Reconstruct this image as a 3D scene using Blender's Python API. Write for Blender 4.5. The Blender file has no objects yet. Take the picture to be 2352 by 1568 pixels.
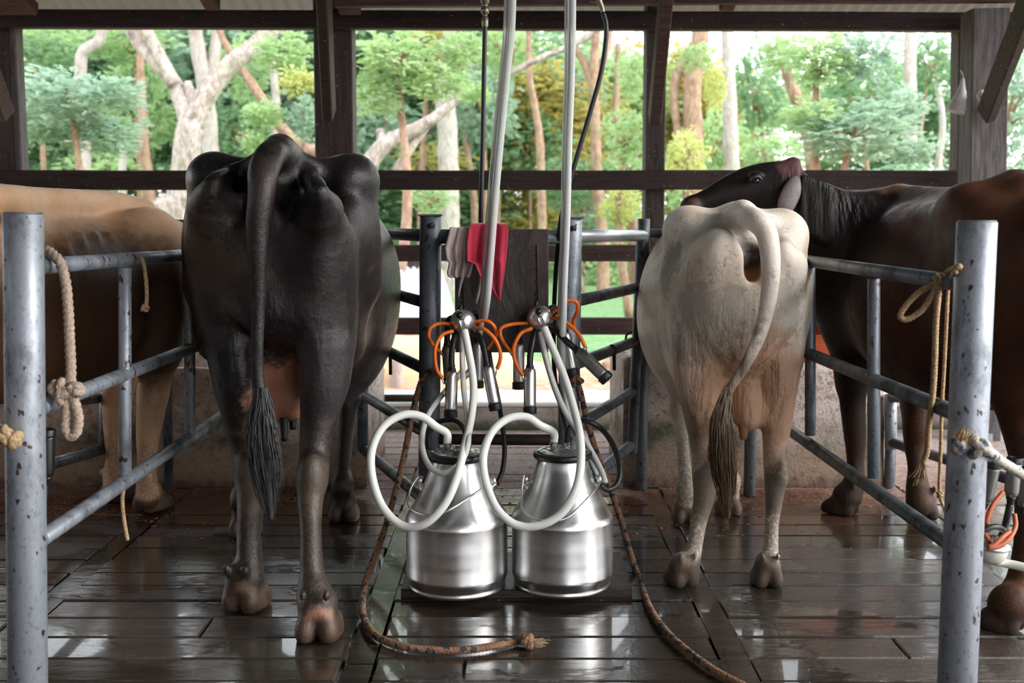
import bpy, bmesh, math, random
import numpy as np
import openvdb
from mathutils import Vector, Matrix, noise
random.seed(7); rng = np.random.default_rng(7)
C = bpy.context.scene.collection
F = 2600.0; CX = 1176.0; CY = 731.0; TH = math.radians(5.3); H = 1.2
st, ct = math.sin(TH), math.cos(TH)

def P(px, py, Y):
    """point at depth Y seen at (px, py)"""
    a = (px - CX) / F; b = -(py - CY) / F
    d = Vector((a, ct + b * st, -st + b * ct))
    s = Y / d.y
    return Vector((d.x * s, Y, H + d.z * s))

def G(px, py, z=0.0):
    a = (px - CX) / F; b = -(py - CY) / F
    d = Vector((a, ct + b * st, -st + b * ct))
    s = (z - H) / d.z
    return Vector((d.x * s, d.y * s, z))

def tag(o, label=None, cat=None, group=None, kind=None):
    if label: o['label'] = label
    if cat: o['category'] = cat
    if group: o['group'] = group
    if kind: o['kind'] = kind
    return o

def empty(name, loc, label, cat, group=None):
    o = bpy.data.objects.new(name, None); C.objects.link(o); o.location = loc
    o.empty_display_size = 0.05
    return tag(o, label, cat, group)

def obj(name, data, mat, parent=None, smooth=True):
    """data: (verts, faces) in world space"""
    v, f = data
    off = Vector((0, 0, 0))
    if parent is not None:
        off = parent.matrix_world.translation.copy() if parent.parent is None else world_loc(parent)
    elif len(v):
        xs = np.array([tuple(p) for p in v]); off = Vector(((xs[:, 0].min() + xs[:, 0].max()) / 2, (xs[:, 1].min() + xs[:, 1].max()) / 2, xs[:, 2].min()))
    me = bpy.data.meshes.new(name)
    if parent is not None: off = world_loc(parent)
    vv = np.array([tuple(p) for p in v], dtype=np.float64) - np.array(off)
    me.from_pydata(vv.tolist(), [], [tuple(int(i) for i in q) for q in f])
    me.update()
    if smooth:
        me.polygons.foreach_set('use_smooth', [True] * len(me.polygons))
    o = bpy.data.objects.new(name, me); C.objects.link(o)
    if mat: me.materials.append(mat)
    if parent is not None: o.parent = parent
    else: o.location = off
    return o

def world_loc(o):
    l = o.location.copy()
    while o.parent: o = o.parent; l = l + o.location
    return l

class MB:
    def __init__(s): s.v = []; s.f = []
    def add(s, d):
        n = len(s.v); s.v += [tuple(p) for p in d[0]]; s.f += [tuple(i + n for i in q) for q in d[1]]; return s
    def data(s): return s.v, s.f

def catmull(pts, step):
    pts = [Vector(p[:3]) if len(p) >= 3 else Vector(p) for p in pts]
    return pts

def spline(pts, rad, step=0.01):
    """Catmull-Rom through pts; rad scalar or list -> (N,3), (N,)"""
    p = np.array([tuple(q) for q in pts], float)
    r = np.full(len(p), rad, float) if np.isscalar(rad) else np.array(rad, float)
    if len(p) == 2:
        n = max(2, int(np.linalg.norm(p[1] - p[0]) / max(step, .01)) + 1)
        t = np.linspace(0, 1, n)[:, None]
        return p[0] + (p[1] - p[0]) * t, r[0] + (r[1] - r[0]) * t[:, 0]
    P4 = np.hstack([p, r[:, None]])
    ext = np.vstack([2 * P4[0] - P4[1], P4, 2 * P4[-1] - P4[-2]])
    out = []
    for i in range(1, len(ext) - 2):
        a, b, c, d = ext[i - 1], ext[i], ext[i + 1], ext[i + 2]
        n = max(2, int(np.linalg.norm(c[:3] - b[:3]) / step) + 1)
        t = np.linspace(0, 1, n, endpoint=False)[:, None]
        out.append(.5 * ((2 * b) + (c - a) * t + (2 * a - 5 * b + 4 * c - d) * t ** 2 + (3 * b - a - 3 * c + d) * t ** 3))
    out.append(ext[-2][None, :])
    q = np.vstack(out)
    return q[:, :3], np.maximum(q[:, 3], 1e-4)

def frames(q):
    T = np.gradient(q, axis=0); T /= np.linalg.norm(T, axis=1)[:, None] + 1e-12
    up = np.array([0, 0, 1.]) if abs(T[0, 2]) < .8 else np.array([0, -1., 0])
    n = np.cross(T[0], up); n /= np.linalg.norm(n)
    N = [n]
    for i in range(1, len(q)):
        n = N[-1] - T[i] * np.dot(N[-1], T[i]); n /= np.linalg.norm(n) + 1e-12; N.append(n)
    N = np.array(N); B = np.cross(T, N)
    return T, N, B

def sweep(pts, rad, seg=12, step=0.012, twist=0, amp=.16, caps=True, sq=None, jit=0):
    q, r = spline(pts, rad, step)
    T, N, B = frames(q)
    L = np.concatenate([[0], np.cumsum(np.linalg.norm(np.diff(q, axis=0), axis=1))])
    th = np.linspace(0, 2 * np.pi, seg, endpoint=False)
    R = r[:, None] * np.ones(seg)[None, :]
    if twist:
        R = R * (1 - amp + amp * 2 * np.abs(np.cos(1.5 * (th[None, :] - L[:, None] * twist))))
    if jit: R = R * (1 + rng.normal(0, jit, R.shape))
    V = q[:, None, :] + R[:, :, None] * (np.cos(th)[None, :, None] * N[:, None, :] + np.sin(th)[None, :, None] * B[:, None, :])
    n = len(q); v = V.reshape(-1, 3).tolist(); f = []
    for i in range(n - 1):
        for j in range(seg):
            k = (j + 1) % seg
            f.append((i * seg + j, i * seg + k, (i + 1) * seg + k, (i + 1) * seg + j))
    if caps:
        f.append(tuple(range(seg))[::-1]); f.append(tuple((n - 1) * seg + j for j in range(seg)))
    return v, f

def stripe(pts, rad, ang, w, step=0.012):
    q, r = spline(pts, rad, step); T, N, B = frames(q)
    c = q + r[:, None] * .985 * (math.cos(ang) * N + math.sin(ang) * B)
    return sweep(c.tolist(), w, 6, step=1e9)

def pipe(a, b, r, seg=24, r2=None):
    a = Vector(a); b = Vector(b); d = (b - a).normalized()
    n = d.orthogonal().normalized(); m = d.cross(n)
    r2 = r if r2 is None else r2
    v = []; f = []
    L = (b - a).length; e = min(.002, L * .1)
    rings = [(0, r - e), (e, r), (L - e, r2), (L, r2 - e)]
    for s, rr in rings:
        for i in range(seg):
            t = 2 * math.pi * i / seg
            v.append(a + d * s + (n * math.cos(t) + m * math.sin(t)) * max(rr, .0005))
    for k in range(3):
        for i in range(seg):
            j = (i + 1) % seg
            f.append((k * seg + i, k * seg + j, (k + 1) * seg + j, (k + 1) * seg + i))
    f.append(tuple(range(seg))[::-1]); f.append(tuple(3 * seg + i for i in range(seg)))
    return v, f

def lathe(prof, origin, axis=(0, 0, 1), seg=48, close=False):
    """prof: list of (r, h) along the axis"""
    d = Vector(axis).normalized(); n = d.orthogonal().normalized(); m = d.cross(n); o = Vector(origin)
    v = []; f = []
    for r, h in prof:
        for i in range(seg):
            t = 2 * math.pi * i / seg
            v.append(o + d * h + (n * math.cos(t) + m * math.sin(t)) * max(r, 1e-4))
    for k in range(len(prof) - 1):
        for i in range(seg):
            j = (i + 1) % seg
            f.append((k * seg + i, k * seg + j, (k + 1) * seg + j, (k + 1) * seg + i))
    if close:
        f.append(tuple(range(seg))[::-1]); f.append(tuple((len(prof) - 1) * seg + i for i in range(seg)))
    return v, f

def beam(a, b, w, h, up=(0, 0, 1), bev=.004, warp=0.0):
    """squared timber from a to b, w across, h along up"""
    a = Vector(a); b = Vector(b); d = (b - a).normalized(); u = Vector(up)
    x = d.cross(u).normalized(); z = x.cross(d).normalized()
    n = max(2, int((b - a).length / .25) + 1)
    v = []; f = []
    cs = [(-1, -1), (1, -1), (1, 1), (-1, 1)]
    prof = []
    for i, (sx, sz) in enumerate(cs):
        px, pz = sx * w / 2, sz * h / 2
        if i == 0: prof += [(px, pz + bev), (px + bev, pz)]
        if i == 1: prof += [(px - bev, pz), (px, pz + bev)]
        if i == 2: prof += [(px, pz - bev), (px - bev, pz)]
        if i == 3: prof += [(px + bev, pz), (px, pz - bev)]
    for i in range(n):
        c = a + (b - a) * (i / (n - 1))
        wx = warp * random.uniform(-1, 1); wz = warp * random.uniform(-1, 1)
        for px, pz in prof: v.append(c + x * (px + wx) + z * (pz + wz))
    for i in range(n - 1):
        for j in range(8):
            k = (j + 1) % 8
            f.append((i * 8 + j, i * 8 + k, (i + 1) * 8 + k, (i + 1) * 8 + j))
    f.append(tuple(range(8))[::-1]); f.append(tuple((n - 1) * 8 + j for j in range(8)))
    return v, f

def box(x0, x1, y0, y1, z0, z1):
    v = [(x, y, z) for x in (x0, x1) for y in (y0, y1) for z in (z0, z1)]
    return v, [(0, 1, 3, 2), (4, 6, 7, 5), (0, 4, 5, 1), (2, 3, 7, 6), (0, 2, 6, 4), (1, 5, 7, 3)]

# ---------------------------------------------------------------- implicit bodies
class SDF:
    def __init__(s, lo, hi, h):
        s.h = h; s.lo = np.array(lo, float)
        n = np.ceil((np.array(hi) - s.lo) / h).astype(int) + 1
        s.ax = [s.lo[i] + h * np.arange(n[i]) for i in range(3)]
        s.D = np.full(n, .12, np.float32)
    def sub(s, lo, hi):
        sl = []
        for i in range(3):
            a = int(np.clip(np.floor((lo[i] - s.lo[i]) / s.h), 0, len(s.ax[i]) - 1)); b = int(np.clip(np.ceil((hi[i] - s.lo[i]) / s.h) + 1, a + 1, len(s.ax[i])))
            sl.append(slice(a, b))
        X = s.ax[0][sl[0]][:, None, None]; Y = s.ax[1][sl[1]][None, :, None]; Z = s.ax[2][sl[2]][None, None, :]
        return tuple(sl), X, Y, Z
    def comb(s, sl, d, k, neg=False):
        A = s.D[sl]; d = d.astype(np.float32)
        if neg:
            h = np.maximum(k - np.abs(A + d), 0) / k
            s.D[sl] = np.maximum(A, -d) + h * h * k * .25
        else:
            h = np.maximum(k - np.abs(A - d), 0) / k
            s.D[sl] = np.minimum(A, d) - h * h * k * .25
    def seg(s, a, b, ra, rb, k=.03, sc=(1, 1, 1), neg=False):
        a = np.array(tuple(a), float); b = np.array(tuple(b), float); sc = np.array(sc, float)
        m = max(ra, rb) * sc.max() + k + .07
        sl, X, Y, Z = s.sub(np.minimum(a, b) - m, np.maximum(a, b) + m)
        X = (X - a[0]) / sc[0]; Y = (Y - a[1]) / sc[1]; Z = (Z - a[2]) / sc[2]
        ab = (b - a) / sc; L2 = max((ab ** 2).sum(), 1e-9)
        t = np.clip((X * ab[0] + Y * ab[1] + Z * ab[2]) / L2, 0, 1)
        d = np.sqrt((X - t * ab[0]) ** 2 + (Y - t * ab[1]) ** 2 + (Z - t * ab[2]) ** 2) - (ra + (rb - ra) * t)
        s.comb(sl, d * sc.min() ** .5, k, neg)
    def chain(s, pts, rad, k=.03, sc=(1, 1, 1), n=5, neg=False):
        p = np.array([tuple(q) for q in pts], float); r = np.array(rad, float)
        P4 = np.hstack([p, r[:, None]]); ext = np.vstack([2 * P4[0] - P4[1], P4, 2 * P4[-1] - P4[-2]]); out = []
        for i in range(1, len(ext) - 2):
            A, B, Cc, D = ext[i - 1], ext[i], ext[i + 1], ext[i + 2]
            for t in np.linspace(0, 1, n, endpoint=False):
                out.append(.5 * ((2 * B) + (Cc - A) * t + (2 * A - 5 * B + 4 * Cc - D) * t ** 2 + (3 * B - A - 3 * Cc + D) * t ** 3))
        out.append(ext[-2])
        m = max(o[3] for o in out) * max(sc) + k + .07
        q = np.array(out)
        sl, X, Y, Z = s.sub(q[:, :3].min(0) - m, q[:, :3].max(0) + m)
        best = None; sc = np.array(sc, float)
        for i in range(len(q) - 1):
            a, b = q[i, :3] / sc, q[i + 1, :3] / sc; ab = b - a; L2 = max((ab ** 2).sum(), 1e-9)
            x = X / sc[0] - a[0]; y = Y / sc[1] - a[1]; z = Z / sc[2] - a[2]
            t = np.clip((x * ab[0] + y * ab[1] + z * ab[2]) / L2, 0, 1)
            d = np.sqrt((x - t * ab[0]) ** 2 + (y - t * ab[1]) ** 2 + (z - t * ab[2]) ** 2) - np.maximum(q[i, 3] + (q[i + 1, 3] - q[i, 3]) * t, .002)
            best = d if best is None else np.minimum(best, d)
        s.comb(sl, best * sc.min() ** .5, k, neg)
    def ell(s, c, r, k=.03, rz=0, neg=False, rx=0):
        c = np.array(tuple(c), float); r = np.array(r, float); m = r.max() + k + .05
        sl, X, Y, Z = s.sub(c - m, c + m)
        X = X - c[0]; Y = Y - c[1]; Z = Z - c[2]
        if rz: X, Y = X * math.cos(rz) + Y * math.sin(rz), -X * math.sin(rz) + Y * math.cos(rz)
        if rx: Y, Z = Y * math.cos(rx) + Z * math.sin(rx), -Y * math.sin(rx) + Z * math.cos(rx)
        k0 = np.sqrt((X / r[0]) ** 2 + (Y / r[1]) ** 2 + (Z / r[2]) ** 2); k1 = np.sqrt((X / r[0] ** 2) ** 2 + (Y / r[1] ** 2) ** 2 + (Z / r[2] ** 2) ** 2) + 1e-6
        s.comb(sl, k0 * (k0 - 1) / k1, k, neg)
    def loft(s, o, d, st, k=.05, e=2.2):
        """st rows: u, lateral, zc, halfwidth, up, down"""
        st = np.array(st, float); d = np.array(d, float); d /= np.linalg.norm(d)
        X = s.ax[0][:, None] - o[0]; Y = s.ax[1][None, :] - o[1]
        u = X * d[0] + Y * d[1]; w = X * d[1] - Y * d[0]
        uu = np.linspace(st[0, 0], st[-1, 0], 200)
        def ip(c):
            y = np.interp(uu, st[:, 0], st[:, c]); ker = np.hanning(31); ker /= ker.sum()
            y = np.convolve(np.pad(y, 15, mode='edge'), ker, 'valid')
            return np.interp(u, uu, y)
        lat, zc, hw, up, dn = [ip(c) for c in range(1, 6)]
        Z = s.ax[2][None, None, :] - zc[:, :, None]
        hz = np.where(Z > 0, up[:, :, None], dn[:, :, None])
        q = (np.abs((w - lat) / hw)[:, :, None] ** e + (np.abs(Z) / hz) ** e) ** (1 / e)
        dd = (q - 1) * np.minimum(hw[:, :, None], hz) * .9
        end = np.maximum(st[0, 0] - u, u - st[-1, 0])[:, :, None] + np.zeros_like(dd)
        kk = .10; h = np.maximum(kk - np.abs(dd - end), 0) / kk
        dd = np.maximum(dd, end) + h * h * kk * .25
        s.comb((slice(None),) * 3, dd, k)
    def ground(s, z=0.0):
        Z = s.ax[2][None, None, :]
        s.D = np.maximum(s.D, (z - Z).astype(np.float32))
    def mesh(s):
        g = openvdb.FloatGrid(.12); A = np.clip(s.D, -.12, .12).astype(np.float32)
        A[0] = A[-1] = .12; A[:, 0] = A[:, -1] = .12; A[:, :, 0] = np.maximum(A[:, :, 0], .02); A[:, :, -1] = .12
        g.copyFromArray(np.ascontiguousarray(A))
        pts, quads = g.convertToQuads(0.0)
        return (pts * s.h + s.lo), quads[:, ::-1]
# ---------------------------------------------------------------- materials
class NT:
    def __init__(s, name):
        s.m = bpy.data.materials.new(name); s.m.use_nodes = True; s.t = s.m.node_tree; s.n = s.t.nodes
        s.b = s.n['Principled BSDF']; s.out = s.n['Material Output']
        tc = s.n.new('ShaderNodeTexCoord'); s.co = tc.outputs['Object']
        s.geo = s.n.new('ShaderNodeNewGeometry')
    def L(s, a, b): s.t.links.new(a, b)
    def val(s, sock, x):
        if isinstance(x, (int, float)): sock.default_value = x
        elif isinstance(x, (tuple, list)): sock.default_value = (*x[:3], 1) if len(sock.default_value) == 4 else x
        else: s.L(x, sock)
    def noise(s, scale, det=4, rough=.55, sc=None, vec=None, dist=0, out='Fac'):
        n = s.n.new('ShaderNodeTexNoise'); n.inputs['Scale'].default_value = scale; n.inputs['Detail'].default_value = det
        n.inputs['Roughness'].default_value = rough; n.inputs['Distortion'].default_value = dist
        v = vec or s.co
        if sc:
            mp = s.n.new('ShaderNodeMapping'); mp.inputs['Scale'].default_value = sc; s.L(v, mp.inputs['Vector']); v = mp.outputs[0]
        s.L(v, n.inputs['Vector']); return n.outputs[out]
    def vor(s, scale, sc=None, vec=None, feat='F1', out='Distance', rnd=1):
        n = s.n.new('ShaderNodeTexVoronoi'); n.feature = feat; n.inputs['Scale'].default_value = scale; n.inputs['Randomness'].default_value = rnd
        v = vec or s.co
        if sc:
            mp = s.n.new('ShaderNodeMapping'); mp.inputs['Scale'].default_value = sc; s.L(v, mp.inputs['Vector']); v = mp.outputs[0]
        s.L(v, n.inputs['Vector']); return n.outputs[out]
    def ramp(s, x, a, b, lo=0., hi=1.):
        n = s.n.new('ShaderNodeMapRange'); n.inputs[1].default_value = a; n.inputs[2].default_value = b; n.inputs[3].default_value = lo; n.inputs[4].default_value = hi
        n.interpolation_type = 'SMOOTHSTEP'; s.L(x, n.inputs[0]); return n.outputs[0]
    def math(s, op, a, b=0.):
        n = s.n.new('ShaderNodeMath'); n.operation = op; s.val(n.inputs[0], a); s.val(n.inputs[1], b); return n.outputs[0]
    def mix(s, f, a, b):
        n = s.n.new('ShaderNodeMix'); n.data_type = 'RGBA'; s.val(n.inputs[0], f); s.val(n.inputs[6], a); s.val(n.inputs[7], b); return n.outputs[2]
    def xyz(s, v=None):
        n = s.n.new('ShaderNodeSeparateXYZ'); s.L(v or s.co, n.inputs[0]); return n.outputs
    def pos(s): return s.geo.outputs['Position']
    def bump(s, h, st, dist=.01, nrm=None):
        n = s.n.new('ShaderNodeBump'); n.inputs['Strength'].default_value = st; n.inputs['Distance'].default_value = dist; s.L(h, n.inputs['Height'])
        if nrm: s.L(nrm, n.inputs['Normal'])
        return n.outputs[0]
    def set(s, **k):
        for a, x in k.items():
            nm = {'col': 'Base Color', 'rough': 'Roughness', 'metal': 'Metallic', 'nrm': 'Normal', 'spec': 'Specular IOR Level', 'trans': 'Transmission Weight', 'alpha': 'Alpha', 'ior': 'IOR', 'sss': 'Subsurface Weight', 'coat': 'Coat Weight', 'coatr': 'Coat Roughness', 'sheen': 'Sheen Weight'}[a]
            s.val(s.b.inputs[nm], x)
        return s.m

def m_simple(name, col, rough=.5, metal=0, spec=.5, bump=0, bs=60, var=.15):
    t = NT(name); n = t.noise(bs, 5)
    c = t.mix(n, tuple(x * (1 - var) for x in col), tuple(min(1, x * (1 + var)) for x in col))
    k = dict(col=c, rough=rough, metal=metal, spec=spec)
    if bump: k['nrm'] = t.bump(n, bump, .003)
    return t.set(**k)

def m_timber(name, a, b, rough=.6, axis=0, spec=.35):
    t = NT(name)
    sc = [9, 9, 9]; sc[axis] = .8
    g = t.noise(6, 8, .6, sc=tuple(sc), dist=.3); g2 = t.noise(40, 4, .6, sc=tuple(sc))
    c = t.mix(t.ramp(g, .3, .7), a, b); c = t.mix(t.ramp(t.noise(1.6, 3), .55, .75, 0, .45), c, tuple(x * 1.6 + .01 for x in b))
    c = t.mix(t.ramp(t.noise(70, 2), .70, .76), c, (.3, .27, .24))
    return t.set(col=c, rough=t.ramp(g2, .3, .7, rough - .12, rough + .2), spec=spec, nrm=t.bump(g2, .5, .004, t.bump(g, .5, .006)))

def m_pipe(name, base, dark, rust, amt=.5, rough=.42, metal=.35, spots=.5):
    t = NT(name)
    n = t.noise(9, 8, .7, sc=(1, 1, .45)); n2 = t.noise(90, 5, .65, sc=(1, 1, .6)); v = t.noise(42, 3, .5, sc=(1, 1, .7))
    c = t.mix(t.ramp(n, .62 - .3 * amt, .78 - .2 * amt), base, dark)
    c = t.mix(t.ramp(n2, .56, .66, 0, .65), c, dark)
    c = t.mix(t.ramp(v, .68 - .08 * spots, .72 - .08 * spots), c, rust)
    c = t.mix(t.ramp(t.noise(2.3, 5), .62, .74, 0, .55), c, rust)
    return t.set(col=c, rough=t.ramp(n, .3, .7, rough - .1, rough + .15), metal=metal, nrm=t.bump(n2, .25, .003))

M = {}
M['timber'] = m_timber('dark_timber', (.012, .0055, .005), (.036, .017, .015))
M['timber_v'] = m_timber('dark_timber_post', (.018, .011, .009), (.06, .038, .032), axis=2)
M['timber_grey'] = m_timber('weathered_timber_post', (.05, .042, .042), (.13, .115, .115), axis=2, rough=.75)
M['timber_w'] = m_timber('weathered_red_timber', (.030, .014, .012), (.075, .042, .038), rough=.7)
M['board'] = m_timber('dark_board', (.012, .008, .007), (.075, .052, .048), axis=2, rough=.5)
t = NT('dark_panel'); n = t.noise(5, 8, .65, sc=(1.6, 1, .7), dist=2.2); n2 = t.noise(30, 5, .6, sc=(1, 1, .3), dist=1)
M['board'] = t.set(col=t.mix(t.ramp(n, .35, .65), (.018, .012, .011), (.060, .040, .037)), rough=t.ramp(n2, .3, .7, .35, .6), nrm=t.bump(n, .7, .006, t.bump(n2, .4, .003)))
M['floorboard'] = m_timber('wet_base_board', (.012, .009, .008), (.05, .032, .026), rough=.3)
M['galv'] = m_pipe('galvanised_pipe', (.29, .32, .36), (.10, .11, .13), (.055, .035, .028), .6)
M['galv_l'] = m_pipe('spattered_galvanised_pipe', (.32, .345, .39), (.13, .14, .16), (.05, .035, .03), .5)
M['galv_d'] = m_pipe('dark_galvanised_pipe', (.13, .145, .165), (.035, .035, .038), (.06, .03, .018), .5)
M['galv_m'] = m_pipe('grimy_galvanised_pipe', (.16, .18, .205), (.045, .058, .064), (.08, .038, .02), .5)
M['steel_bright'] = m_simple('bright_pipe', (.6, .62, .64), .35, .8, bump=.1)
def m_can():
    t = NT('brushed_aluminium')
    n = t.noise(2.2, 3, sc=(1, 1, 14)); n2 = t.noise(180, 2, sc=(1, 1, .1)); sp = t.noise(130, 2)
    c = t.mix(t.ramp(n, .3, .7), (.62, .61, .60), (.76, .755, .75))
    c = t.mix(t.ramp(sp, .74, .78, 0, .5), c, (.3, .26, .22))
    return t.set(col=c, metal=1, rough=t.ramp(n, .3, .7, .27, .36), nrm=t.bump(t.noise(7, 3), .12, .01, t.bump(t.noise(300, 2, sc=(1, 1, .2)), .05, .001)))
M['can'] = m_can()
M['shell'] = m_simple('teat_cup_steel', (.55, .54, .53), .33, 1, bump=.08, bs=90)
M['shell_d'] = m_simple('dull_cup_steel', (.22, .22, .21), .4, .9, bump=.1)
M['claw'] = m_simple('claw_steel', (.82, .82, .82), .30, .92)
M['rubber'] = m_simple('black_rubber', (.008, .008, .009), .38, bump=.15)
M['hose_black'] = m_simple('black_hose_rubber', (.011, .012, .014), .4, bump=.1)
M['orange'] = m_simple('orange_tube', (.85, .17, .012), .42, var=.1)
M['orange_d'] = m_simple('faded_orange_tube', (.5, .12, .05), .5)
M['white_pl'] = m_simple('milky_plastic', (.7, .68, .6), .35)
def m_hose():
    t = NT('milky_hose'); t.set(col=(.93, .94, .90), rough=.25, trans=.15, ior=1.35, sss=.0)
    return t.m
M['milk'] = m_hose()
def m_clear():
    t = NT('clear_hose'); n = t.noise(30, 3, sc=(1, 1, .1))
    t.set(col=t.mix(n, (.86, .88, .87), (.96, .97, .96)), rough=.16, trans=.42, ior=1.22); return t.m
M['clear'] = m_clear()
t = NT('clear_plastic_lid'); M['lid'] = t.set(col=(.9, .95, .93), rough=.06, trans=.93, ior=1.35)
M['blue'] = m_simple('blue_line', (.02, .05, .35), .4)
M['brass'] = m_simple('worn_brass', (.25, .22, .16), .4, .8, bump=.2)
M['rust'] = m_simple('rusty_iron', (.035, .022, .018), .65, .4, bump=.8, bs=120, var=.5)
def m_cloth(name, col, sc=1):
    t = NT(name); n = t.noise(600, 2); n1 = t.noise(6, 4)
    c = t.mix(t.ramp(n1, .35, .7), col, tuple(x * .62 for x in col))
    return t.set(col=c, rough=.9, sheen=.3, nrm=t.bump(n, .3, .001, t.bump(t.noise(25, 3), .4, .006)))
M['red_cloth'] = m_cloth('crimson_cloth', (.58, .03, .07)); M['pink_cloth'] = m_cloth('faded_pink_cloth', (.62, .50, .48))
def m_rope(name, a, b, fleck, fa=.0):
    t = NT(name); n = t.noise(160, 4); f = t.vor(70, out='Color'); fx = t.xyz(f)[0]
    c = t.mix(t.ramp(n, .3, .7), a, b); c = t.mix(t.ramp(fx, 1 - fa - .02, 1 - fa), c, fleck)
    c = t.mix(t.ramp(t.noise(5, 4), .5, .75, 0, .5), c, tuple(x * .35 for x in a))
    return t.set(col=c, rough=.95, nrm=t.bump(n, .9, .004))
M['rope'] = m_rope('beige_rope', (.33, .24, .18), (.55, .43, .34), (.3, .2, .1))
M['rope_b'] = m_rope('brown_flecked_rope', (.20, .095, .05), (.36, .20, .12), (.03, .045, .06), .22)
M['rope_w'] = m_rope('pale_flecked_rope', (.42, .37, .31), (.62, .57, .50), (.10, .16, .24), .2)
M['rope_y'] = m_rope('frayed_rope', (.38, .24, .12), (.62, .44, .26), (.3, .2, .1))
M['bag'] = m_simple('dusty_bag', (.45, .43, .42), .7, bump=.6, bs=30, var=.3)
M['egg'] = m_simple('pale_stone', (.62, .58, .5), .6)
M['label'] = m_simple('black_cap', (.01, .01, .01), .3)
def m_conc(name, dirty=True):
    t = NT(name); p = t.pos(); z = t.xyz(p)[2]; n = t.noise(5, 8, .65, vec=p); n2 = t.noise(26, 8, .7, vec=p); n3 = t.noise(90, 5, .7, vec=p)
    c = t.mix(t.ramp(n2, .46, .66), (.86, .76, .70), (.50, .30, .20))
    c = t.mix(t.ramp(n3, .56, .64, 0, .75), c, (.16, .08, .05))
    c = t.mix(t.ramp(n, .55, .75, 0, .5), c, (.50, .27, .15))
    low = t.math('ADD', z, t.math('MULTIPLY', n2, .25))
    c = t.mix(t.ramp(low, .38, .24, 0, .8), c, (.33, .22, .13))
    c = t.mix(t.math('MULTIPLY', t.math('MULTIPLY', t.ramp(low, .46, .38), t.ramp(low, .24, .33)), t.ramp(t.noise(2.2, 5, .7, vec=p), .38, .62, .15, .9)), c, t.mix(t.ramp(n3, .4, .6), (.02, .03, .012), (.09, .10, .04)))
    c = t.mix(t.ramp(low, .2, .12, 0, .8), c, (.10, .045, .03))
    return t.set(col=c, rough=.85, nrm=t.bump(n3, .8, .012, t.bump(n2, .6, .02)))
M['conc'] = m_conc('stained_concrete')
def m_curb():
    t = NT('curb_concrete'); p = t.pos(); z = t.xyz(p)[2]; n = t.noise(8, 8, .7, vec=p); n2 = t.noise(40, 6, .7, vec=p)
    c = t.mix(t.ramp(n, .35, .7), (.42, .38, .35), (.28, .24, .21)); c = t.mix(t.ramp(n2, .5, .7, 0, .6), c, (.12, .09, .07))
    g = t.math('ADD', z, t.math('MULTIPLY', n, .16)); c = t.mix(t.ramp(g, .15, .08, 0, .9), c, (.05, .07, .025))
    return t.set(col=c, rough=.9, nrm=t.bump(n2, .8, .01))
M['curb'] = m_curb()
M['curb_top'] = m_simple('pale_curb_cap', (.72, .69, .66), .85, bump=.4, bs=20, var=.12)
M['redbox'] = m_timber('orange_painted_wood', (.55, .11, .035), (.42, .08, .03))
M['brownlog'] = m_timber('mottled_brown_timber', (.16, .085, .07), (.3, .19, .17), rough=.8)
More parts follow.
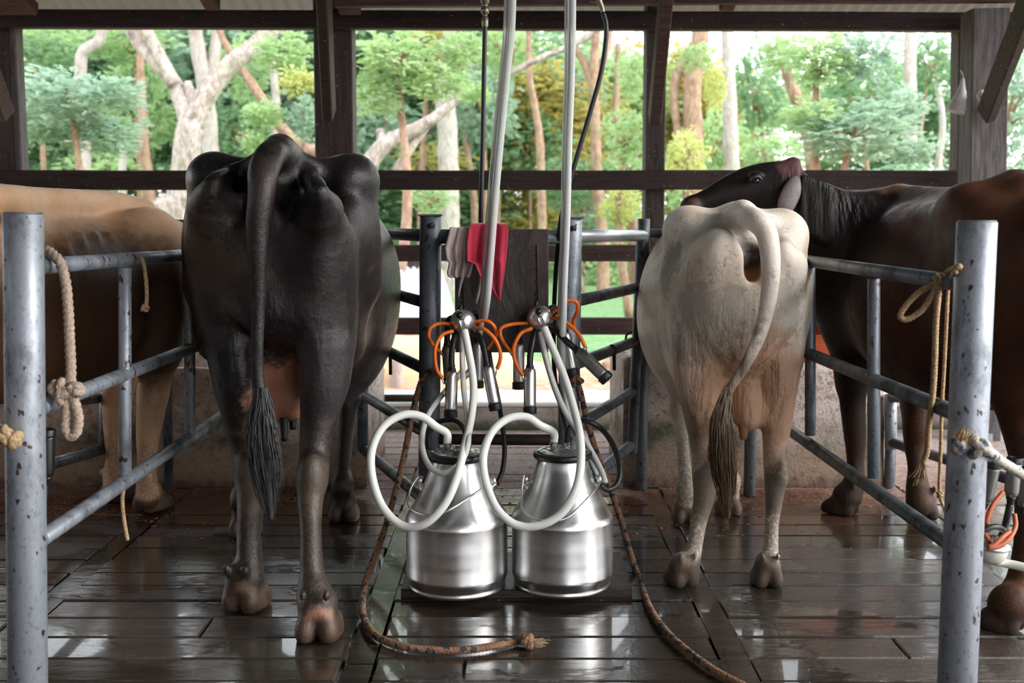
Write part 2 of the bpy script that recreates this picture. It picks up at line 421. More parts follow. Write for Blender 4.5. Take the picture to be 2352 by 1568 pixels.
def m_floor():
    t = NT('wet_floor_planks'); p = t.pos(); x, y, z = t.xyz(p)[0], t.xyz(p)[1], t.xyz(p)[2]
    att = t.n.new('ShaderNodeAttribute'); att.attribute_name = 'tone'; tone = att.outputs['Fac']
    g = t.noise(7, 8, .65, sc=(.25, 3, 1), vec=p, dist=.4); g2 = t.noise(55, 6, .65, sc=(.3, 1.4, 1), vec=p); big = t.noise(1.1, 4, .55, vec=p, sc=(1, 1, 1)); grit = t.noise(130, 4, .7, vec=p)
    c = t.mix(t.ramp(g, .35, .65), (.020, .016, .013), (.058, .044, .034))
    c = t.mix(t.math('MULTIPLY', tone, .65), c, (.085, .068, .055))
    c = t.mix(t.ramp(big, .52, .68, 0, .5), c, (.085, .042, .024))
    # the dry pale strip before the curb, and reddish sawdust scattered below the troughs
    wob = t.math('ADD', y, t.math('MULTIPLY', t.math('SUBTRACT', t.noise(3, 6, .7, vec=p), .5), 1.1))
    dry = t.ramp(wob, 4.55, 5.0)
    dc = t.mix(t.ramp(g2, .35, .65), (.36, .30, .28), (.24, .19, .17))
    dc = t.mix(t.ramp(t.noise(30, 8, .8, vec=p), .50, .58, 0, .9), dc, (.30, .12, .06))
    c = t.mix(dry, c, dc)
    saw = t.math('MULTIPLY', t.ramp(wob, 4.1, 4.62), t.ramp(wob, 5.5, 4.85)); saw = t.math('MULTIPLY', saw, t.ramp(t.noise(60, 8, .8, vec=p), .44, .52))
    c = t.mix(saw, c, t.mix(t.ramp(grit, .4, .6), (.13, .045, .022), (.27, .11, .055)))
    # standing water: smooth film in the low patches, broken by the board edges
    pud = t.noise(1.7, 5, .6, vec=p, sc=(.75, 1.25, 1), dist=.5)
    pud = t.math('SUBTRACT', t.math('ADD', pud, t.math('MULTIPLY', t.math('SUBTRACT', g2, .5), .16)), t.math('MULTIPLY', t.math('ABSOLUTE', t.math('SUBTRACT', tone, .3)), .10))
    wet = t.math('MULTIPLY', t.ramp(pud, .405, .45), t.ramp(wob, 4.95, 4.55))
    damp = t.ramp(wob, 4.9, 4.4)
    rough = t.n.new('ShaderNodeMix'); rough.data_type = 'FLOAT'; t.L(damp, rough.inputs[0]); rough.inputs[2].default_value = .8
    t.L(t.ramp(g2, .3, .7, .10, .28), rough.inputs[3])
    r2 = t.n.new('ShaderNodeMix'); r2.data_type = 'FLOAT'; t.L(wet, r2.inputs[0]); t.L(rough.outputs[0], r2.inputs[2]); r2.inputs[3].default_value = .035
    hgt = t.math('ADD', t.math('MULTIPLY', g2, .6), t.math('MULTIPLY', grit, .4))
    dry_h = t.math('MULTIPLY', hgt, t.math('SUBTRACT', 1., t.math('MULTIPLY', wet, .90)))
    b = t.bump(dry_h, .7, .012, t.bump(t.noise(11, 4, .6, vec=p, sc=(.5, 1.8, 1)), .22, .010))
    c = t.mix(t.math('MULTIPLY', wet, .35), c, (.012, .009, .006))
    return t.set(col=c, rough=r2.outputs[0], nrm=b, spec=.62, coat=t.math('MULTIPLY', damp, .5), coatr=r2.outputs[0])
M['floor'] = m_floor()
def m_roof():
    t = NT('corrugated_iron'); n = t.noise(3, 6, sc=(1, .3, 1)); return t.set(col=t.mix(n, (.14, .17, .195), (.23, .27, .30)), rough=.5, metal=.3)
M['roof'] = m_roof()
M['tin'] = m_simple('pale_sheet_metal', (.80, .82, .86), .5, bump=.2, bs=5, var=.06)
def m_ground():
    t = NT('yard_ground'); p = t.pos(); y = t.xyz(p)[1]; n = t.noise(2.2, 8, .7, vec=p); n2 = t.noise(14, 6, .7, vec=p)
    dirt = t.mix(t.ramp(n2, .35, .65), (.62, .36, .24), (.38, .18, .11)); grass = t.mix(t.ramp(n2, .35, .65), (.20, .34, .14), (.10, .20, .07))
    wob = t.math('ADD', y, t.math('MULTIPLY', t.math('SUBTRACT', n, .5), 3))
    return t.set(col=t.mix(t.ramp(wob, 9.0, 9.8), dirt, grass), rough=.95, nrm=t.bump(n2, .6, .03))
M['ground'] = m_ground()
def m_leaf(name, a, b, tr=.55):  # leaf greens are paled and desaturated, haze put into the colour
    t = NT(name); oi = t.n.new('ShaderNodeAttribute'); oi.attribute_name = 'tone'
    c = t.mix(oi.outputs['Fac'], a, b)
    t.set(col=c, rough=.45, spec=.35)
    tl = t.n.new('ShaderNodeBsdfTranslucent'); t.L(t.mix(.35, c, (min(1, a[0] * 2 + .1), min(1, a[1] * 1.6 + .1), a[2])), tl.inputs[0])
    mx = t.n.new('ShaderNodeMixShader'); mx.inputs[0].default_value = tr; t.L(t.b.outputs[0], mx.inputs[1]); t.L(tl.outputs[0], mx.inputs[2]); t.L(mx.outputs[0], t.out.inputs[0])
    return t.m
M['leaf_blue'] = m_leaf('blue_green_leaves', (.24, .38, .31), (.50, .62, .54))
M['leaf_bright'] = m_leaf('bright_green_leaves', (.28, .44, .23), (.58, .70, .45))
M['leaf_deep'] = m_leaf('deep_green_leaves', (.15, .29, .17), (.36, .50, .33))
M['leaf_yellow'] = m_leaf('yellow_green_leaves', (.42, .50, .18), (.68, .68, .38))
M['leaf_olive'] = m_leaf('ochre_leaves', (.40, .30, .10), (.35, .45, .18))
def m_bark(name, a, b, c3):
    t = NT(name); n = t.noise(7, 8, .7, sc=(1, 1, .6)); n2 = t.noise(22, 6, .7, sc=(1, 1, .5)); n3 = t.noise(2, 4)
    c = t.mix(t.ramp(n2, .4, .6), a, b); c = t.mix(t.ramp(n, .5, .62, 0, .8), c, c3); c = t.mix(t.ramp(n3, .52, .7, 0, .5), c, (.30, .34, .16))
    return t.set(col=c, rough=.9, nrm=t.bump(n2, .8, .05))
M['bark_pale'] = m_bark('pale_lichened_bark', (.56, .48, .43), (.36, .29, .25), (.17, .13, .10))
M['bark_white'] = m_bark('white_bark', (.60, .54, .50), (.48, .41, .37), (.38, .28, .23))
M['bark_warm'] = m_bark('warm_brown_bark', (.48, .31, .22), (.33, .20, .13), (.22, .13, .09))

# ---- hides; co = local object coordinates are world aligned, so positions are used directly
def m_hide(name, base, tint, dirt, patches=(), rough=.42, dirt_lo=.35, dirt_amt=.6, speck=.3, spec=.4, sheen=.0, wrinkle=None, hoof=(.05, .028, .016)):
    t = NT(name); p = t.pos(); z = t.xyz(p)[2]
    n = t.noise(3.2, 5, .6, vec=p); n2 = t.noise(14, 7, .7, vec=p); n3 = t.noise(95, 4, .65, vec=p); n4 = t.noise(300, 3, .6, vec=p)
    c = t.mix(t.ramp(n, .35, .68), base, tint)
    for (cx, cy, cz, r, col, amt, nz) in patches:
        v = t.n.new('ShaderNodeVectorMath'); v.operation = 'DISTANCE'; t.L(p, v.inputs[0]); v.inputs[1].default_value = (cx, cy, cz)
        d = t.math('ADD', v.outputs['Value'], t.math('MULTIPLY', t.math('SUBTRACT', n2, .5), r * nz))
        c = t.mix(t.ramp(d, r, r * .55, 0, amt), c, col)
    sp = t.math('MULTIPLY', t.ramp(n2, .5, .68), t.ramp(n3, .46, .6))
    c = t.mix(t.math('MULTIPLY', sp, speck), c, dirt)
    lowd = t.math('ADD', z, t.math('MULTIPLY', t.math('SUBTRACT', n2, .5), .55))
    c = t.mix(t.math('MULTIPLY', t.ramp(lowd, dirt_lo, dirt_lo - .3, 0, dirt_amt), t.ramp(n3, .3, .55)), c, dirt)
    c = t.mix(t.ramp(t.math('ADD', z, t.math('MULTIPLY', n2, .05)), .115, .085, 0, .92), c, t.mix(t.ramp(n2, .4, .62), hoof, tuple(min(1, h * 1.9) for h in hoof)))
    h = t.math('ADD', t.math('MULTIPLY', n4, .5), t.math('MULTIPLY', n3, .8))
    nb = t.bump(h, .45, .005, t.bump(t.noise(24, 5, .65, vec=p), .25, .012))
    if wrinkle:
        wv = t.noise(wrinkle[0], 3, .5, sc=wrinkle[1], vec=p); d = t.n.new('ShaderNodeVectorMath'); d.operation = 'DISTANCE'; t.L(p, d.inputs[0]); d.inputs[1].default_value = wrinkle[2]
        nb = t.bump(t.math('MULTIPLY', wv, t.ramp(d.outputs['Value'], wrinkle[3], wrinkle[3] * .5)), .9, .03, nb)
    return t.set(col=c, rough=t.ramp(n2, .3, .7, rough - .08, rough + .14), spec=spec, nrm=nb, sheen=sheen)
# ---------------------------------------------------------------- cattle
def R(px, Y): return px * Y / F
def hoof(b, x, y, ang=0.0, s=1.0, up=None):
    """cloven hoof standing at (x, y), toes pointing along +Y turned by ang"""
    dx, dy = -math.sin(ang), math.cos(ang); ox, oy = dy, -dx
    for q in (-1, 1):
        cx = x + ox * q * .029 * s; cy = y + oy * q * .029 * s
        b.ell((cx + dx * .018 * s, cy + dy * .018 * s, .020 * s), (.031 * s, .066 * s, .046 * s), .005, rz=ang)
        b.ell((cx - dx * .03 * s, cy - dy * .03 * s, .030 * s), (.026 * s, .030 * s, .040 * s), .012)
        b.ell((cx - dx * .052 * s, cy - dy * .052 * s, .128 * s), (.010 * s, .012 * s, .016 * s), .012)
    b.ell((x, y, .082 * s), (.042 * s, .046 * s, .036 * s), .03)
def pleg(b, pts, sc=(1, 1, 1), k=.03):
    """pts: (px, py, Y, radius px)"""
    b.chain([P(a, c, y) for a, c, y, r in pts], [R(r, y) for a, c, y, r in pts], k, sc)
def foreleg(b, top, knee, fet, ang=0.0, s=1.0):
    t_, k_, f_ = Vector(top), Vector(knee), Vector(fet)
    m = t_.lerp(k_, .5)
    b.chain([t_, m, k_ + Vector((0, .0, .06))], [.105 * s, .068 * s, .046 * s], .05, (1, 1.25, 1))
    b.ell(k_, (.047 * s, .052 * s, .062 * s), .03)
    b.chain([k_, k_.lerp(f_, .5), f_], [.038 * s, .029 * s, .034 * s], .02)
    b.ell(f_, (.041 * s, .044 * s, .044 * s), .03)
    dx, dy = -math.sin(ang), math.cos(ang)
    b.seg(f_, (f_.x + dx * .03, f_.y + dy * .03, .08), .036 * s, .042 * s, .02)
    hoof(b, f_.x + dx * .03, f_.y + dy * .03, ang, s)
def head_down(b, a, m, e):
    """neck base a, poll m, muzzle e (points)"""
    a, m, e = Vector(a), Vector(m), Vector(e)
    b.chain([a, a.lerp(m, .5), m], [.17, .135, .10], .06, (.75, 1, 1.15))
    b.chain([m, m.lerp(e, .45), e.lerp(m, .15), e], [.105, .085, .062, .058], .04, (.95, 1, 1))
    side = (e - m).cross(Vector((0, 0, 1))).normalized()
    for q in (-1, 1):
        o = m + side * .09 * q + Vector((0, 0, .05))
        b.seg(o, o + side * .11 * q + Vector((0, -.02, -.03)), .022, .016, .02, (1, .6, 1))
        b.seg(o + side * .02 * q + Vector((0, 0, .03)), o + side * .06 * q + Vector((0, -.02, .09)), .022, .012, .02)
def finish(b, name, mat, label, cat, loc):
    b.ground(0.0); v, f = b.mesh(); v[:, 2] = np.maximum(v[:, 2], 0.001)
    root = empty(name, loc, label, cat)
    o = obj('body', (v.tolist(), f.tolist()), mat, root)
    return root

# ---- black cow, seen from behind
def black_cow():
    b = SDF((-1.35, 2.95, -.01), (-.30, 5.70, 1.50), .0085)
    yax = (-.055, 1.0)
    b.loft((-.69, 3.15), yax, [
        (.04, 0, 1.12, .15, .14, .25), (.30, 0, 1.08, .19, .20, .30), (.55, 0, 1.00, .21, .30, .36), (.78, .02, .95, .285, .34, .42), (1.00, .035, .93, .305, .36, .46),
        (1.15, .03, .93, .295, .37, .45), (1.32, 0, .94, .245, .37, .42), (1.50, -.02, .97, .205, .35, .36), (1.80, 0, 1.02, .19, .30, .30), (1.95, 0, 1.02, .17, .24, .24)], .05, 2.1)
    Y = 3.56
    # hooks (hip bones) and the skin stretched from them to the spine
    for (hx, hy, q) in ((492, 408, -1), (810, 412, 1)):
        b.ell(P(hx, hy, Y), (.042, .075, .046), .05); b.seg(P(hx, hy + 12, Y + .04), P(hx + q * 2, hy + 150, Y + .08), .050, .055, .09, (1, 2.2, 1))
        b.seg(P(hx, hy, Y), P(hx + q * -12, hy + 95, Y + .02), .046, .055, .06, (1, 1.5, 1))
        b.seg(P(hx, hy - 4, Y), P(650, 386, Y + .02), .040, .052, .06, (1, 1.8, 1))
        b.seg(P(hx, hy + 5, Y + .03), P(650 + q * 110, 420, Y + .45), .05, .06, .08)
        b.seg(P(hx + q * 2, hy + 95, Y + .02), P(hx + q * 4, 640, Y + .1), .06, .09, .08)
    # sacrum ridge and tail head
    b.chain([P(650, 372, 4.1), P(650, 356, 3.75), P(645, 345, 3.45), P(636, 350, 3.30)], [.04, .034, .034, .036], .05)
    b.seg(P(640, 345, 3.38), P(560, 392, 3.42), .028, .03, .05); b.seg(P(645, 345, 3.38), P(735, 398, 3.5), .028, .03, .05)
    b.seg(P(640, 370, 3.34), P(640, 420, 3.40), .045, .07, .05)
    # pins
    b.chain([P(525, 402, 3.42), P(494, 418, 3.18), P(486, 470, 3.22)], [.026, .026, .055], .035)
    b.chain([P(712, 408, 3.40), P(731, 432, 3.08), P(738, 480, 3.15)], [.028, .023, .05], .035)
    # perineum
    b.chain([P(628, 430, 3.36), P(622, 520, 3.30), P(620, 620, 3.32), P(628, 740, 3.42), P(640, 850, 3.5)], [.055, .06, .062, .055, .05], .05)
    b.ell(P(668, 455, 3.20), (.030, .07, .07), .035, neg=True); b.ell(P(546, 450, 3.20), (.028, .07, .075), .035, neg=True)
    # vulva folds beside the tail
    b.ell(P(628, 510, 3.22), (.028, .03, .06), .02)
    # thighs and hind legs
    b.chain([P(737, 490, 3.22), P(742, 570, 3.30), P(748, 680, 3.36), P(752, 790, 3.40), P(746, 880, 3.46)], [R(50, 3.2), R(74, 3.3), R(74, 3.36), R(64, 3.40), R(42, 3.42)], .06, (1, 1.5, 1))
    b.chain([P(490, 480, 3.28), P(494, 560, 3.34), P(508, 680, 3.42), P(530, 790, 3.46), P(545, 880, 3.5)], [R(48, 3.3), R(66, 3.34), R(62, 3.42), R(54, 3.46), R(38, 3.5)], .06, (1, 1.5, 1))
    b.ell(P(806, 520, 3.46), (.036, .09, .085), .04)   # stifle bulge on the right flank
    b.seg(P(775, 560, 3.55), P(790, 790, 3.70), .10, .075, .08, (.9, 1.5, 1)); b.seg(P(510, 560, 3.6), P(500, 780, 3.75), .10, .075, .08, (.9, 1.5, 1))
    pleg(b, [(752, 790, 3.34, 60), (747, 870, 3.35, 58), (734, 950, 3.36, 45), (724, 1030, 3.34, 36), (718, 1095, 3.28, 37), (713, 1150, 3.24, 30), (714, 1220, 3.20, 25), (716, 1300, 3.17, 28), (722, 1372, 3.14, 34)], (1, 1.12, 1))
    b.ell(P(716, 1085, 3.25), (.036, .04, .055), .03)
    pleg(b, [(534, 790, 3.40, 58), (545, 870, 3.42, 56), (556, 950, 3.46, 47), (569, 1035, 3.48, 38), (578, 1095, 3.44, 39), (577, 1150, 3.40, 33), (572, 1220, 3.38, 28), (572, 1290, 3.37, 31), (562, 1345, 3.36, 37)], (1, 1.12, 1))
    b.ell(P(576, 1085, 3.42), (.038, .04, .055), .03)
    g = P(729, 1420, 3.10); hoof(b, g.x, g.y + .02, 0, 1.12)
    g = P(560, 1372, 3.34); hoof(b, g.x, g.y + .02, -.25, 1.08)
    b.seg(P(722, 1360, 3.14), (P(729, 1420, 3.12).x, 3.13, .10), .043, .05, .03); b.seg(P(562, 1345, 3.36), (P(560, 1372, 3.34).x, 3.35, .10), .046, .05, .03)
    # tail
    b.chain([P(638, 345, 3.32), P(618, 362, 3.20), P(604, 400, 3.12), P(600, 450, 3.09), P(592, 520, 3.09), P(592, 600, 3.10), P(592, 700, 3.12), P(591, 790, 3.13), P(591, 860, 3.14), P(600, 930, 3.14), P(602, 980, 3.14)],
            [.040, .043, .041, .037, .033, .026, .021, .018, .018, .022, .02], .022)
    # udder
    b.ell(P(645, 880, 3.62), (.10, .14, .12), .05); b.ell(P(630, 925, 3.58), (.05, .07, .06), .03); b.ell(P(675, 925, 3.56), (.05, .07, .055), .03)
    # forelegs
    foreleg(b, (-.67, 4.62, .80), (-.655, 4.50, .47), (-.66, 4.32, .15)); foreleg(b, (-.94, 4.55, .80), (-.965, 4.38, .47), (-1.0, 4.12, .15))
    b.ell((-.655, 4.58, .82), (.10, .17, .20), .08); b.ell((-.95, 4.55, .82), (.10, .17, .20), .08)
    head_down(b, (-.80, 4.92, 1.0), (-.81, 5.26, .90), (-.81, 5.44, .60))
    pt = [(*P(650, 900, 3.55), .22, (.55, .27, .17), .95, 1.2)]
    pt += [(*P(450, 620, 3.2), .20, (.085, .055, .03), .5, 3.4), (*P(600, 420, 3.1), .10, (.06, .045, .035), .5, 3.2), (*P(760, 880, 3.2), .2, (.05, .042, .045), .6, 2.5), (*P(718, 1110, 3.2), .12, (.10, .075, .055), .6, 2.2), (*P(570, 1110, 3.35), .12, (.10, .065, .04), .6, 2.2), (*P(733, 1440, 3.05), .07, (.42, .20, .13), .9, .9), (*P(560, 1392, 3.28), .08, (.30, .17, .10), .85, 1.0)]
    mat = m_hide('black_hide', (.0075, .0068, .008), (.019, .0115, .012), (.11, .075, .042), pt, .35, .62, .30, .34, .45, hoof=(.05, .03, .02), wrinkle=(9, (1.4, 1.4, .12), tuple(P(645, 800, 3.35)), .27))
    root = finish(b, 'cow', mat, 'black cow standing with its rump and hanging tail towards the viewer', 'cow', (-.72, 3.6, 0))
    teats = []
    for (a, c, y, l) in ((628, 950, 3.56, .055), (652, 962, 3.53, .07), (672, 950, 3.56, .05)):
        p = P(a, c, y); tag(obj('teat', sweep([p + Vector((0, 0, .02)), p, p - Vector((0, 0, l))], [.017, .015, .010], 12), M['rubber'], root), 'dark teat')
    tuft(root, [P(599, 890, 3.13), P(601, 935, 3.13), P(602, 990, 3.12), P(609, 1060, 3.12), P(617, 1130, 3.12), P(622, 1195, 3.12)], [.018, .027, .035, .036, .028, .010], M['hair_black'])
    return root

def tuft(root, path, rad, mat, n=420):
    mb = MB(); q, r = spline(path, rad, .03); T, N, B = frames(q)
    for i in range(n):
        a = random.uniform(0, 2 * math.pi); d = math.sqrt(random.random()); l0 = random.uniform(0, .35); l1 = min(1, l0 + random.uniform(.35, .75))
        i0 = int(l0 * (len(q) - 1)); i1 = int(l1 * (len(q) - 1)); w = random.uniform(-.5, .5)
        pts = []
        for k in range(5):
            j = i0 + (i1 - i0) * k / 4; j = int(j); aa = a + w * k / 4
            pts.append(q[j] + r[j] * (d + .18 * k * random.uniform(-.3, 1)) * (math.cos(aa) * N[j] + math.sin(aa) * B[j]) * (1 if k < 4 else .8))
        mb.add(sweep(pts, [.0022, .002, .0018, .0014, .0006], 4, step=.03, caps=False))
    core = sweep(path, [x * .70 for x in rad], 14, .01, jit=.05); mb.add(core)
    return tag(obj('tail_tuft', mb.data(), mat, root), kind='stuff') if False else obj('tail_tuft', mb.data(), mat, root)

M['hair_black'] = m_simple('black_tail_hair', (.018, .018, .021), .45, spec=.6, bs=40, var=.5)
t = NT('pale_tail_hair'); z = t.xyz(t.pos())[2]
M['hair_pale'] = t.set(col=t.mix(t.ramp(t.noise(90, 3, sc=(1, 1, .1)), .4, .6), t.mix(t.ramp(z, .8, .35), (.50, .44, .34), (.16, .085, .04)), t.mix(t.ramp(z, .8, .35), (.26, .18, .11), (.06, .035, .02))), rough=.6)

# ---- white cow, seen from behind
def white_cow():
    b = SDF((.40, 3.30, -.01), (1.25, 5.70, 1.34), .0085)
    b.loft((.765, 3.60), (.03, 1.0), [
        (.02, 0, .96, .12, .13, .22), (.20, 0, .93, .165, .17, .30), (.45, 0, .88, .205, .26, .36), (.65, 0, .84, .25, .31, .36), (.85, -.002, .80, .275, .345, .36),
        (1.05, -.005, .80, .278, .36, .34), (1.25, 0, .84, .25, .34, .30), (1.42, 0, .90, .18, .28, .24)], .05, 2.15)
    Y = 3.98
    for (hx, hy, q) in ((1576, 524, -1), (1796, 528, 1)):
        b.ell(P(hx, hy, Y), (.036, .07, .038), .045)
        b.seg(P(hx + q * 3, hy + 2, Y), P(hx + q * 2, hy + 85, Y + .02), .036, .050, .06, (1, 1.5, 1))
        b.seg(P(hx, hy - 3, Y), P(1690, 512, Y), .036, .050, .06, (1, 1.9, 1)); b.seg(P(hx - q * 10, hy - 10, Y + .05), P(1690, 516, Y + .08), .032, .05, .06, (1, 2.2, 1))
        b.seg(P(hx, hy + 5, Y + .03), P(1690 + q * 80, 535, Y + .4), .04, .05, .08)
        b.seg(P(hx, hy + 75, Y + .02), P(hx + q * 2, 720, Y + .06), .05, .075, .07)
    b.seg(P(1580, 532, 4.02), P(1578, 700, 4.08), .046, .050, .09, (1, 2.2, 1)); b.seg(P(1796, 545, 4.02), P(1802, 700, 4.06), .040, .050, .09, (1, 2.2, 1))
    b.seg(P(1566, 540, 3.96), P(1650, 580, 3.76), .030, .04, .08); b.seg(P(1816, 545, 3.96), P(1804, 590, 3.78), .03, .04, .08)
    b.ell(P(1705, 484, 3.78), (.022, .045, .020), .03)
    b.chain([P(1680, 505, 4.4), P(1692, 500, 4.1), P(1704, 492, 3.9), P(1706, 494, 3.78)], [.035, .03, .030, .034], .05)
    b.ell(P(1667, 476, 4.5), (.045, .10, .035), .06)
    b.seg(P(1706, 492, 3.82), P(1620, 530, 3.9), .024, .03, .05); b.seg(P(1706, 492, 3.82), P(1790, 530, 3.92), .022, .03, .05)
    # pins
    b.chain([P(1650, 540, 3.85), P(1660, 556, 3.64), P(1648, 600, 3.68)], [.026, .026, .05], .035)
    b.chain([P(1795, 555, 3.85), P(1800, 570, 3.66), P(1808, 610, 3.70)], [.026, .025, .045], .035)
    b.chain([P(1722, 560, 3.84), P(1724, 640, 3.78), P(1722, 740, 3.80), P(1718, 830, 3.84)], [.05, .048, .05, .05], .05)
    b.ell(P(1708, 562, 3.70), (.036, .07, .040), .03, neg=True); b.ell(P(1720, 602, 3.66), (.040, .080, .066), .028, neg=True)
    b.chain([P(1733, 600, 3.75), P(1734, 635, 3.71), P(1731, 658, 3.69)], [.014, .024, .017], .015)
    # thighs
    b.chain([P(1640, 600, 3.72), P(1622, 680, 3.80), P(1606, 760, 3.86), P(1600, 840, 3.90), P(1600, 900, 3.95)], [R(60, 3.72), R(68, 3.8), R(66, 3.86), R(56, 3.90), R(34, 3.95)], .06, (1, 1.5, 1))
    b.chain([P(1806, 610, 3.74), P(1802, 690, 3.80), P(1798, 780, 3.84), P(1792, 850, 3.88), P(1788, 900, 3.92)], [R(38, 3.74), R(46, 3.8), R(44, 3.84), R(38, 3.88), R(28, 3.92)], .06, (1, 1.7, 1))
    b.seg(P(1590, 660, 3.95), P(1580, 830, 4.05), .10, .07, .08, (.9, 1.5, 1)); b.seg(P(1810, 660, 3.95), P(1808, 830, 4.05), .08, .06, .07, (.9, 1.5, 1))
    pleg(b, [(1604, 800, 3.82, 58), (1602, 870, 3.83, 52), (1608, 940, 3.86, 41), (1614, 1000, 3.88, 33), (1617, 1045, 3.84, 28), (1620, 1085, 3.78, 31), (1617, 1140, 3.73, 25), (1606, 1190, 3.70, 20), (1598, 1240, 3.67, 18), (1588, 1285, 3.63, 22), (1580, 1312, 3.60, 25)], (1, 1.15, 1))
    b.ell(P(1636, 1084, 3.76), (.028, .035, .045), .02)
    pleg(b, [(1797, 790, 3.80, 46), (1790, 870, 3.81, 43), (1786, 940, 3.84, 37), (1782, 1000, 3.86, 31), (1779, 1045, 3.84, 26), (1781, 1095, 3.78, 26), (1778, 1150, 3.74, 20), (1773, 1200, 3.70, 16), (1771, 1250, 3.66, 17), (1768, 1295, 3.62, 21), (1766, 1318, 3.60, 24)], (1, 1.15, 1))
    b.ell(P(1790, 1090, 3.76), (.022, .035, .045), .02)
    g = P(1568, 1345, 3.56); hoof(b, g.x, g.y + .02, .3, .84); g = P(1764, 1345, 3.56); hoof(b, g.x, g.y + .02, 0, .84)
    b.seg(P(1580, 1318, 3.6), (P(1568, 1345, 3.56).x, 3.57, .075), .033, .036, .02); b.seg(P(1766, 1325, 3.6), (P(1764, 1345, 3.56).x, 3.58, .075), .031, .036, .02)
    # tail, swung to the right and back
    b.chain([P(1704, 496, 3.84), P(1716, 498, 3.70), P(1740, 510, 3.60), P(1762, 540, 3.56), P(1770, 600, 3.55), P(1768, 660, 3.56), P(1758, 725, 3.57), P(1738, 785, 3.58), P(1708, 845, 3.60), P(1678, 890, 3.62), P(1662, 925, 3.63), P(1658, 970, 3.63)],
            [.036, .038, .036, .034, .031, .028, .024, .021, .018, .016, .017, .016], .018)
    # udder
    b.ell(P(1716, 880, 3.92), (.072, .12, .13), .05); b.ell(P(1715, 940, 3.86), (.053, .09, .075), .04)
    foreleg(b, (.67, 4.62, .72), (.672, 4.50, .42), (.675, 4.30, .14), 0, .86); foreleg(b, (.89, 4.66, .72), (.872, 4.58, .42), (.868, 4.42, .14), 0, .86)
    b.ell((.66, 4.62, .74), (.09, .15, .18), .08); b.ell((.90, 4.62, .74), (.09, .15, .18), .08)
    head_down(b, (.80, 4.88, .93), (.80, 5.20, .86), (.80, 5.42, .60))
    pt = [(*P(1700, 560, 3.72), .085, (.16, .09, .05), .8, 1.2), (*P(1722, 592, 3.72), .095, (.03, .014, .010), .98, .8), (*P(1730, 645, 3.68), .065, (.24, .10, .045), .95, .8), (*P(1722, 900, 3.8), .32, (.66, .36, .21), .8, 1.0), (*P(1710, 780, 3.75), .10, (.36, .15, .09), .75, 2.2), (*P(1735, 760, 3.7), .11, (.55, .25, .17), .7, 1.4),
          (*P(1640, 545, 3.8), .16, (.34, .33, .33), .45, 3.0), (*P(1545, 620, 3.9), .12, (.14, .14, .12), .6, 3.2), (*P(1790, 560, 3.7), .06, (.2, .19, .18), .5, 3), (*P(1775, 1130, 3.68), .13, (.05, .035, .026), .9, 1.7), (*P(1612, 1130, 3.7), .13, (.14, .10, .07), .8, 2.0), (*P(1560, 1345, 3.5), .14, (.08, .045, .03), .9, 1.0), (*P(1765, 1345, 3.5), .14, (.06, .035, .022), .92, 1.0),
          (*P(1600, 740, 3.65), .20, (.22, .19, .15), .5, 3.4), (*P(1800, 720, 3.65), .13, (.22, .20, .15), .5, 3.2), (*P(1620, 1020, 3.8), .12, (.25, .16, .10), .55, 1.8), (*P(1700, 855, 3.56), .10, (.2, .17, .14), .5, 1.8)]
    mat = m_hide('white_hide', (.86, .78, .69), (.72, .57, .42), (.19, .14, .10), pt, .55, .50, .75, .55, hoof=(.05, .028, .018), wrinkle=(16, (1.6, 1.6, .10), tuple(P(1690, 850, 3.75)), .34))
    root = finish(b, 'cow', mat, 'white cow with a grimy coat standing with its rump towards the viewer', 'cow', (.78, 3.95, 0))
    p = P(1708, 985, 3.82); tag(obj('teat', sweep([p + Vector((0, 0, .03)), p, p - Vector((0, 0, .035))], [.020, .018, .012], 12), m_simple('brown_teat', (.30, .14, .05), .6), root), 'brown teat')
    tuft(root, [P(1676, 890, 3.62), P(1664, 925, 3.62), P(1658, 975, 3.615), P(1661, 1050, 3.61), P(1668, 1120, 3.61), P(1672, 1190, 3.61)], [.014, .022, .031, .034, .028, .010], M['hair_pale'])
    return root

